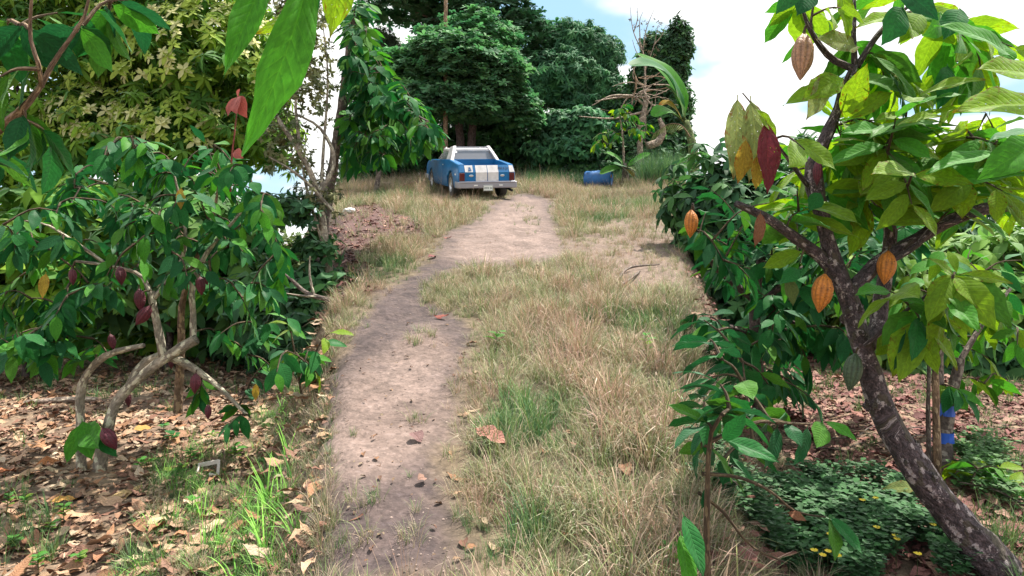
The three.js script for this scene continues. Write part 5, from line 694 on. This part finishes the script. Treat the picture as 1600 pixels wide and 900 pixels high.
  const bar = (w, h, l, x, y, u, ry = 0) => { const g = new RoundedBoxGeometry(w, h, l, 3, 0.03); g.rotateY(ry); g.translate(x, y, zz(u)); return g; };
  const bump = part(car, 'rear_bumper', mergeGeometries([bar(1.9, 0.18, 0.11, 0, 0.40, -0.03), ...[-1, 1].map((s) => bar(0.1, 0.18, 0.42, s * 0.925, 0.40, 0.15)), bar(1.84, 0.05, 0.14, 0, 0.478, -0.03)]), dullChrome);
  for (const x of [-0.4, 0.42]) { const o = part(bump, 'reflector', new RoundedBoxGeometry(0.12, 0.035, 0.02, 2, 0.008), clearLamp); o.position.set(x, 0.39, zz(-0.092)); }
  part(car, 'front_bumper', mergeGeometries([bar(1.86, 0.16, 0.1, 0, 0.45, 5.24), ...[-1, 1].map((s) => bar(0.08, 0.16, 0.5, s * 0.93, 0.45, 5.0))]), chrome);
  { const c = document.createElement('canvas'); c.width = 256; c.height = 128; const k = c.getContext('2d'); k.fillStyle = '#dfe2dc'; k.fillRect(0, 0, 256, 128); k.strokeStyle = '#33414e'; k.lineWidth = 6; k.strokeRect(6, 6, 244, 116); k.fillStyle = '#2b3a48'; k.font = 'bold 66px sans-serif'; k.textAlign = 'center'; k.fillText('OFD 54', 128, 88, 230); const tx = new THREE.CanvasTexture(c); tx.colorSpace = THREE.SRGBColorSpace;
    const back_ = new RoundedBoxGeometry(0.31, 0.16, 0.012, 2, 0.006), o = part(car, 'licence_plate', back_, clearLamp); o.position.set(0.0, 0.32, zz(-0.098)); const f = part(o, 'plate_print', new THREE.PlaneGeometry(0.3, 0.15), new THREE.MeshStandardMaterial({ map: tx, roughness: 0.5 })); f.position.z = 0.0085; }
  { const pipe = tube([new V3(0.72, 0.3, zz(0.9)), new V3(0.75, 0.29, zz(0.4)), new V3(0.8, 0.24, zz(-0.06))], [0.035, 0.035, 0.038], 12, 0); part(car, 'exhaust_pipe', pipe, black); }
  part(car, 'side_marker', (() => { const g = new RoundedBoxGeometry(0.02, 0.045, 0.15, 2, 0.008); g.translate(-0.945, 0.68, zz(0.36)); return g; })(), clearLamp); part(car, 'side_marker', (() => { const g = new RoundedBoxGeometry(0.02, 0.045, 0.15, 2, 0.008); g.translate(0.945, 0.68, zz(0.36)); return g; })(), clearLamp);
  for (const s of [-1, 1]) part(car, 'door_handle', (() => { const g = new RoundedBoxGeometry(0.02, 0.03, 0.14, 2, 0.008); g.translate(s * 0.915, 0.9, zz(2.25)); return g; })(), chrome);
  // cab: roof, sail pillars, windscreen pillars, glass, seat
  { const g = new RoundedBoxGeometry(1.38, 0.10, 1.36, 6, 0.045), p = g.attributes.position; for (let i = 0; i < p.count; i++) { const x = p.getX(i), z = p.getZ(i); p.setY(i, p.getY(i) - 0.10 * Math.pow(Math.abs(x) / 0.68, 2.4) - 0.05 * Math.pow(Math.abs(z) / 0.65, 3)); } g.computeVertexNormals(); g.translate(0, 1.465, zz(2.44)); part(car, 'roof', g, white); }
  const lean = (g) => { const p = g.attributes.position; for (let i = 0; i < p.count; i++) { const y = p.getY(i); p.setX(i, p.getX(i) - Math.sign(p.getX(i)) * Math.max(0, y - 1.03) * 0.5); } g.computeVertexNormals(); return g; };
  for (const s of [-1, 1]) {
    const sail = new THREE.Shape([[1.42, 1.045], [2.02, 1.03], [2.2, 1.40], [1.85, 1.43], [1.62, 1.25]].map((p) => new THREE.Vector2(...p))), g = new THREE.ExtrudeGeometry(sail, { depth: 0.07, bevelEnabled: true, bevelThickness: 0.02, bevelSize: 0.02, bevelSegments: 2 }); const p = g.attributes.position; for (let i = 0; i < p.count; i++) p.setXYZ(i, s * (0.76 + p.getZ(i)), p.getY(i), zz(p.getX(i))); if (s > 0) { g.setIndex([...Array(p.count).keys()].map((k) => k - k % 3 + [0, 2, 1][k % 3])); } part(car, 'sail_pillar', lean(g), white);
    part(car, 'windscreen_pillar', lean(tube([new V3(s * 0.8, 1.0, zz(3.4)), new V3(s * 0.8, 1.2, zz(3.18)), new V3(s * 0.8, 1.39, zz(2.98))], [0.035, 0.032, 0.03], 8, 0)), white);
    const q = new THREE.BufferGeometry(), V = [[0.81, 1.02, 2.02], [0.81, 1.02, 3.38], [0.81, 1.38, 3.0], [0.81, 1.38, 2.19]]; q.setAttribute('position', new THREE.Float32BufferAttribute(V.flatMap(([x, y, u]) => [s * x, y, zz(u)]), 3)); q.setIndex([0, 1, 2, 0, 2, 3]); part(car, 'side_window', lean(q), glass);
  }
  const pane = (V) => { const q = new THREE.BufferGeometry(); q.setAttribute('position', new THREE.Float32BufferAttribute(V.flatMap(([x, y, u]) => [x, y, zz(u)]), 3)); q.setIndex([0, 1, 2, 0, 2, 3]); q.computeVertexNormals(); return q; };
  const rw = part(car, 'rear_window', pane([[-0.79, 1.04, 1.56], [0.79, 1.04, 1.56], [0.62, 1.425, 1.88], [-0.62, 1.425, 1.88]]), glass); part(car, 'windscreen', pane([[-0.78, 1.0, 3.42], [0.78, 1.0, 3.42], [0.6, 1.38, 3.0], [-0.6, 1.38, 3.0]]), glass);
  { const g = new THREE.CylinderGeometry(0.05, 0.05, 0.004, 20); g.rotateX(Math.PI / 2 - 0.7); const o = part(rw, 'window_sticker', g, clearLamp); o.position.set(-0.58, 1.28, zz(1.74)); }
  part(car, 'seat', mergeGeometries([bar(1.4, 0.5, 0.16, 0, 0.95, 2.12), bar(1.4, 0.2, 0.5, 0, 0.72, 2.4)]), vinyl);
  part(car, 'underbody', bar(1.5, 0.14, 4.4, 0, 0.36, 2.6), black);
  for (const u of [1.08, 4.15]) for (const s of [-1, 1]) {
    const W = u < 2 ? 0.27 : 0.22, tyre = new THREE.LatheGeometry([[0.2, -W / 2], [0.27, -W / 2 - 0.012], [0.335, -W / 2 + 0.005], [0.358, -W / 2 + 0.035], [0.36, 0], [0.358, W / 2 - 0.035], [0.335, W / 2 - 0.005], [0.27, W / 2 + 0.012], [0.2, W / 2]].map((p) => new THREE.Vector2(...p)), 36); tyre.rotateZ(Math.PI / 2);
    const wheel = new THREE.Group(); wheel.name = 'wheel'; wheel.position.set(s * (0.93 - W / 2), 0.36, zz(u)); car.add(wheel); part(wheel, 'tyre', tyre, rubber);
    const rim = new THREE.LatheGeometry([[0.0, 0.03], [0.06, 0.035], [0.07, 0.0], [0.15, -0.02], [0.185, 0.03], [0.205, 0.055], [0.212, 0.0], [0.2, -0.1]].map(([a, b]) => new THREE.Vector2(a, b + W / 2 - 0.05)), 28); rim.rotateZ(-s * Math.PI / 2); part(wheel, 'rim', rim, chrome);
  }
}
// ---------------------------------------------------------------- the blue barrel
{
  const pl = new THREE.MeshPhysicalMaterial({ color: col(0.015, 0.16, 0.5), roughness: 0.55, map: podTex, clearcoat: 0.1 }), d = 24.4, c = at(935, 277, d); c.y = groundY(c.x, -d) + 0.26;
  const t = thing('barrel', 'blue plastic barrel lying on its side in dry grass', 'barrel', c);
  const prof = [[0.0, -0.45], [0.24, -0.45], [0.275, -0.43], [0.29, -0.38], [0.285, -0.2], [0.3, -0.17], [0.285, -0.14], [0.29, 0.0], [0.285, 0.14], [0.3, 0.17], [0.285, 0.2], [0.29, 0.38], [0.275, 0.43], [0.24, 0.45], [0.22, 0.43], [0, 0.43]].map((p) => new THREE.Vector2(...p));
  const g = new THREE.LatheGeometry(prof, 36); g.rotateZ(-Math.PI / 2); part(t, 'body', g, pl); t.rotation.y = -0.35; t.scale.setScalar(1.15);
  const rg = new THREE.TorusGeometry(0.29, 0.014, 8, 36); rg.rotateY(Math.PI / 2); const ring = part(t, 'rim', rg, pl); ring.position.x = 0.4;
  const hole = part(t, 'opening', new RoundedBoxGeometry(0.2, 0.02, 0.1, 2, 0.008), new THREE.MeshStandardMaterial({ color: col(0.012, 0.014, 0.02), roughness: 0.9 })); hole.position.set(0.0, 0.284, 0.0);
  const bung = part(t, 'bung', new THREE.CylinderGeometry(0.05, 0.05, 0.03, 16), new THREE.MeshStandardMaterial({ color: col(0.6, 0.28, 0.1), roughness: 0.6 })); bung.rotation.z = Math.PI / 2; bung.position.set(0.445, 0.08, 0.08);
}
// ---------------------------------------------------------------- fallen leaves that can be told apart
function fallen(label, pt, dirPx, L, c, geo = 0, wide = 1.3, hill = true, nrm = [0, 1, 0.15], lift = 0.03) {
  const [x, d] = hill ? gm(...pt) : gs(...pt), [x2, d2] = hill ? gm(...dirPx) : gs(...dirPx), p = stand([x, d], lift), q = stand([x2, d2], lift);
  const m = leafMatrix(p, q.sub(p), new V3(...nrm), L, wide), o = single('fallen_leaf', dryGeos[geo], new THREE.MeshStandardMaterial({ color: col(...c), map: leafTex, bumpMap: leafBump, bumpScale: 0.006, roughness: 0.75, side: THREE.DoubleSide }), label, 'fallen leaf', 'single fallen leaves'); m.decompose(o.position, o.quaternion, o.scale); return o;
}
fallen('large pinkish-tan dead leaf lying flat on the grass edge of the track', [742, 690], [808, 718], 0.235, [0.44, 0.2, 0.16], 2, 1.15, true, [0, 1, 0.3], 0.075);
fallen('crumpled purple-grey dead leaf on the dark earth of the track', [644, 684], [666, 702], 0.115, [0.25, 0.14, 0.14], 0, 1.7, true, [0.2, 1, 0.5]);
fallen('small folded tan dead leaf on the dark earth of the track', [652, 758], [670, 745], 0.075, [0.42, 0.25, 0.2], 0, 1.5, true, [0.4, 1, 0.5]);
fallen('brick-red dead leaf beside the grass tuft on the track', [677, 495], [706, 499], 0.16, [0.33, 0.09, 0.07], 1, 1.0, true, [0, 1, 0.5]);
fallen('dark red dead leaf at the left edge of the track', [668, 407], [684, 404], 0.19, [0.22, 0.06, 0.06], 0, 1.1, true, [0, 1, 0.6]);
fallen('small reddish dead leaf where the track bends', [692, 374], [706, 376], 0.2, [0.33, 0.13, 0.11], 1, 0.9);
fallen('orange-brown curled dead leaf left of the trunk base', [52, 737], [96, 728], 0.2, [0.55, 0.22, 0.08], 0, 1.2, false, [0, 1, 0.5]);
fallen('orange dead leaf at the left edge beyond the green weeds', [-5, 752], [20, 742], 0.17, [0.5, 0.18, 0.08], 0, 1.2, false, [0, 1, 0.4]);
fallen('large curled brown leaf at the bottom below the lit patch', [150, 893], [178, 868], 0.16, [0.42, 0.2, 0.11], 0, 1.4, false, [-0.3, 1, 0.6], 0.05);
fallen('tan dead leaf standing on edge beside the large curled one', [182, 882], [196, 852], 0.15, [0.45, 0.27, 0.15], 1, 1.2, false, [-0.6, 0.6, 0.6], 0.05);
fallen('folded red-brown leaf above the weeds in the bottom left', [42, 848], [62, 862], 0.13, [0.36, 0.16, 0.1], 0, 1.6, false, [0, 1, 0.7], 0.05);
fallen('yellow-orange dead leaf in the lit patch of litter', [75, 792], [98, 788], 0.15, [0.6, 0.33, 0.08], 2, 1.1, false);
fallen('yellow dead leaf lying behind the trunk base', [206, 682], [226, 678], 0.16, [0.62, 0.36, 0.1], 2, 1.2, false, [0, 1, 0.5]);
fallen('long tan dead leaf across the middle of the lit patch', [160, 786], [204, 778], 0.2, [0.6, 0.42, 0.2], 1, 1.0, false, [0, 1, 0.4]);
// ---------------------------------------------------------------- seedlings and small plants in the litter
const seedLeaf = leafGeo({ seg: 5, across: 1, W: 0.3, droop: 0.25, fold: 0.2, seed: 90 });
function seedling(label, [x, d], h, n, L, mats, seed) {
  const b = stand([x, d]), t = thing('seedling', label, 'seedling', b, 'seedlings in the leaf litter'), r = rng(seed); const top = b.clone().add(new V3((r() - 0.5) * 0.02, h, (r() - 0.5) * 0.02));
  worldPart(t, 'stem', tube([b, b.clone().lerp(top, 0.5), top], [0.003, 0.0025, 0.0015], 5, 0), WM.green);
  for (let i = 0; i < n; i++) { const a = i * 2.4 + r(), p = b.clone().lerp(top, 0.45 + 0.55 * i / n); leafMesh(t, leafMatrix(p, new V3(Math.cos(a), 0.25 + 0.3 * r(), Math.sin(a)), UP, L * (0.7 + 0.5 * r()), 1), seedLeaf, mats[Math.floor(r() * mats.length)]); }
}
const SM = [LM.fresh, LM.lime, LM.fresh];
[['bright green seedling nearest the trunk base, on its right', [242, 725]], ['tiny pale seedling just below the brightest one', [222, 738]], ['upright lime seedling left of the white frame', [300, 733]], ['leafy seedling just left of the upright lime one', [267, 748]], ['small seedling between two larger ones near white frame', [284, 745]], ['fern-like green seedling above the white frame', [368, 728]], ['broad-leaved seedling in the shade above the litter', [256, 672]], ['spreading green seedling in dappled shade mid-litter', [270, 692]], ['leafy seedling at the near edge of the grass', [302, 815]], ['seedling standing among grass blades at right', [420, 745]], ['small seedling under the low purple pods', [330, 690]]].forEach(([l, p], i) => seedling(l, gs(...p), 0.04 + 0.05 * (i % 3), 7 + i % 4, 0.06 + 0.02 * (i % 2), i > 5 && i < 8 ? [LM.deep, LM.fresh] : SM, 200 + i));
[['green weed in the lower left corner', [20, 860]], ['weed with small round leaves by the folded leaf', [75, 845]], ['low weed at the left edge', [10, 800]], ['weed between the curled brown leaves', [125, 885]], ['pale weed at the bottom edge left of the curled leaf', [60, 893]], ['weed just above the curled brown leaf', [100, 825]], ['small weed near the left edge below the orange leaf', [40, 790]]].forEach(([l, p], i) => seedling(l, gs(...p), 0.07 + 0.03 * (i % 3), 12, 0.05, [LM.fresh, LM.mid, LM.lime], 230 + i));
{ const [x, d] = gm(775, 545), b = stand([x, d]); seedling('broad-leaved weed in the dry grass beside the track', [x, d], 0.16, 6, 0.11, [LM.fresh, LM.mid], 260); seedling('weed with bright leaves at right among tall dry stems', gm(1010, 565), 0.22, 9, 0.08, [LM.fresh, LM.lime], 261); seedling('small weed low in the dry grass at bottom right', gm(1040, 890), 0.12, 8, 0.06, [LM.fresh, LM.lime], 262); }
// white broken plastic frame
{
  const m = new THREE.MeshStandardMaterial({ color: col(0.5, 0.45, 0.4), roughness: 0.7 }), b = stand(gs(324, 745)), t = thing('plastic_frame', 'broken white plastic frame lying in the leaf litter', 'plastic scrap', b);
  const D = 4.42; for (const [a, c] of [[[311, 727, D], [342, 721, D]], [[342, 721, D], [340, 744, D - 0.08]], [[340, 744, D - 0.08], [328, 741, D - 0.1]], [[311, 727, D], [308, 738, D - 0.05]]]) { const p = at(...a), q = at(...c), g = new RoundedBoxGeometry(p.distanceTo(q) + 0.012, 0.03, 0.012, 2, 0.004), o = part(t, 'side', g, m); o.position.copy(p).add(q).multiplyScalar(0.5).sub(b); o.quaternion.setFromUnitVectors(new V3(1, 0, 0), q.clone().sub(p).normalize()); }
}
// pale stick lying behind the trunks, log and scraps by the track
single('stick', tube([stand(gs(40, 632), 0.03), stand(gs(95, 634), 0.05), stand(gs(152, 632), 0.03)], [0.025, 0.03, 0.026], 8), WM.bleached, 'pale straight stick lying behind the left trunk', 'stick');
single('log', tube([stand([(585 - CX) / F * 23.5, 23.5], 0.12), stand([(600 - CX) / F * 23.3, 23.3], 0.13), stand([(614 - CX) / F * 23.2, 23.2], 0.12)], [0.1, 0.1, 0.09], 9), WM.bleached, 'short pale log lying under the dark tree left of the pickup', 'log');
single('stone_slab', (() => { const g = new RoundedBoxGeometry(0.75, 0.32, 0.5, 3, 0.08), p = g.attributes.position; for (let i = 0; i < p.count; i++) p.setY(i, p.getY(i) + 0.25 * p.getX(i) + 0.05 * n3(p.getX(i) * 4, p.getY(i) * 4, p.getZ(i) * 4)); g.computeVertexNormals(); const q = stand([(637 - CX) / F * 22.5, 22.5], 0.12); g.translate(q.x, q.y, q.z); return g; })(), woodMat(0.32, 0.17, 0.15), 'reddish stone block lying left of the pickup in the grass', 'stone');
single('bag', (() => { const g = new THREE.SphereGeometry(0.11, 20, 14), p = g.attributes.position; for (let i = 0; i < p.count; i++) { const k = 1 + 0.35 * n3(p.getX(i) * 12, p.getY(i) * 12, p.getZ(i) * 12); p.setXYZ(i, p.getX(i) * k * 1.2, p.getY(i) * k * 0.6, p.getZ(i) * k); } g.computeVertexNormals(); const q = stand(gm(546, 333), 0.05); g.translate(q.x, q.y, q.z); return g; })(), new THREE.MeshStandardMaterial({ color: col(0.7, 0.7, 0.68), roughness: 0.5 }), 'crumpled white plastic scrap at the edge of the reddish leaves', 'plastic scrap');
for (const [a, b, c, lab] of [[[960, 445], [985, 425], [1030, 417], 'longer grey stick lying on the bare patch right of the track'], [[968, 452], [990, 438], [1000, 428], 'shorter grey stick lying on the bare patch right of the track']]) single('stick', tube([stand(gm(...a), 0.03), stand(gm(...b), 0.05), stand(gm(...c), 0.03)], [0.016, 0.018, 0.01], 6), WM.grey, lab, 'stick', 'sticks on the bare patch');
// ---------------------------------------------------------------- ground cover with yellow flowers
{
  const r = rng(301), sprig = [1, 2].map((s) => { const q = rng(s), gs_ = []; for (let i = 0; i < 10; i++) { const g = leafGeo({ seg: 3, across: 1, W: 0.34, droop: 0.15, fold: 0.2, stalk: 0.1, seed: s * 20 + i, blunt: 1 }); const k = 0.024 + 0.022 * q(); g.scale(k, k, k); g.rotateZ(0.1 + 0.5 * q()); g.rotateY(i * 1.6 + q()); g.translate((q() - 0.5) * 0.05, 0.03 + 0.09 * q(), (q() - 0.5) * 0.05); gs_.push(g); } return mergeGeometries(gs_); }), sets = sprig.map(() => [[], []]), spots = [];
  const COVER = [[1140, 905], [1130, 830], [1180, 790], [1250, 770], [1310, 755], [1400, 765], [1400, 790], [1480, 860], [1520, 905]].map(([x, y]) => gs(x, y)), SIDE = [[1470, 700], [1545, 690], [1575, 750], [1600, 800], [1520, 790], [1475, 750]].map(([x, y]) => gs(x, y)), EDGE2 = [[1075, 770], [1150, 760], [1140, 905], [1060, 905]].map(([x, y]) => gs(x, y));
  for (let k = 0; k < 12000; k++) { const d = lerp(2.7, 5.4, r()), x = lerp(0.27, 0.82, r()) * d; const a = polyDist(x, d, COVER) + 0.1 * n2(x * 4, d * 4), b = polyDist(x, d, SIDE) + 0.1 * n2(x * 4, d * 4), c = polyDist(x, d, EDGE2); if (n2(x * 2.3 + 3, d * 2.3) < -0.25 || !((a < 0 && r() < 0.8) || (b < 0 && r() < 0.4) || (c < 0 && r() < 0.25))) continue; const i = k % 2, v = 0.7 + 0.6 * r(); sets[i][0].push(new THREE.Matrix4().compose(new V3(x, groundY(x, -d), -d), new THREE.Quaternion().setFromAxisAngle(UP, r() * 6), new V3(1, 1, 1).multiplyScalar(0.8 + 0.7 * r()))); sets[i][1].push(b < 0 ? col(0.09 * v, 0.22 * v, 0.05 * v) : col(0.045 * v, 0.155 * v, 0.04 * v)); }
  sets.forEach(([m, c], i) => tag(copies(scene, numbered('ground_cover'), sprig[i], CM, m, c), 'low dark green creeping ground cover below the leaning tree', 'ground cover', 'ground cover under the leaning tree', 'stuff'));
  const ym = new THREE.MeshPhysicalMaterial({ color: col(0.8, 0.6, 0.03), roughness: 0.8, transmission: 0.25, thickness: 0, side: THREE.DoubleSide }), petal = leafGeo({ seg: 3, across: 1, W: 0.4, droop: 0.1, fold: 0.2, stalk: 0, seed: 7, blunt: 1 });
  [[1270, 878], [1284, 885], [1292, 878], [1295, 850], [1307, 883], [1368, 846], [1398, 857], [1400, 862], [1346, 803], [1432, 884], [1456, 845], [1366, 800]].forEach(([px, py]) => { const [x, d] = gs(px, py + 30), b = stand([x, d]), t = thing('yellow_flower', 'small yellow flower on the dark creeping ground cover', 'flower', b, 'yellow flowers in the ground cover'); worldPart(t, 'stem', tube([b, b.clone().add(new V3(0.004, 0.08, 0)), b.clone().add(new V3(0, 0.16, 0.01))], [0.0018, 0.0015, 0.0012], 5, 0), WM.green); for (let i = 0; i < 5; i++) { const o = leafMesh(t, leafMatrix(b.clone().add(new V3(0, 0.16, 0.01)), new V3(Math.cos(i * 1.257), 0.35, Math.sin(i * 1.257)), new V3(0, 1, 0.4), 0.017 + 0.004 * r(), 1), petal, ym); o.name = 'petal'; } });
  // the cut leafy shoot lying at right of the trunk, and pale twisted leaf below it
  const b = stand(gs(1545, 795)); leafyTree({ name: 'fallen_branch', label: 'cut leafy green branch lying on the ground right of the leaning trunk', category: 'branch', base: b, seed: 311, wood: [{ name: 'stem', pts: [stand(gs(1600, 800), 0.05), stand(gs(1550, 790), 0.1), stand(gs(1500, 775), 0.08)], r: [0.008, 0.007, 0.004] }], clusters: [stand(gs(1530, 775), 0.16), stand(gs(1560, 780), 0.18), stand(gs(1500, 760), 0.14), stand(gs(1580, 790), 0.12)], nLeaf: [4, 5], size: [0.16, 0.22], mats: [LM.fresh, LM.lime, LM.mid], droop: [-0.2, 0.5] });
  const y = single('fallen_leaf', fineLeaves[3], LM.pale, 'twisted pale yellow-green leaf on the ground cover before the trunk', 'fallen leaf', 'single fallen leaves'); leafMatrix(stand(gs(1436, 810), 0.17), new V3(-1, 0.12, 0.1), new V3(0, 0.7, 0.7), 0.23, 1).decompose(y.position, y.quaternion, y.scale);
  // dry sticks in the litter
  for (let k = 0; k < 14; k++) { const [x, d] = gs(lerp(1240, 1420, r()), lerp(655, 730, r())), a = (r() - 0.5) * 1.6 + 0.3, l = 0.12 + 0.25 * r(), p = stand([x, d], 0.03), q = stand([x + Math.cos(a) * l, d + Math.sin(a) * l], 0.05); single('stick', tube([p, p.clone().lerp(q, 0.5).add(new V3(0, 0.01, 0)), q], [0.005, 0.006, 0.004], 5), k % 2 ? WM.tan : WM.grey, 'thin dry stick in the pile of red-brown litter behind the trunk', 'stick', 'dry sticks in the litter pile'); }
}
scene.updateMatrixWorld(true);
renderer.render(scene, camera);
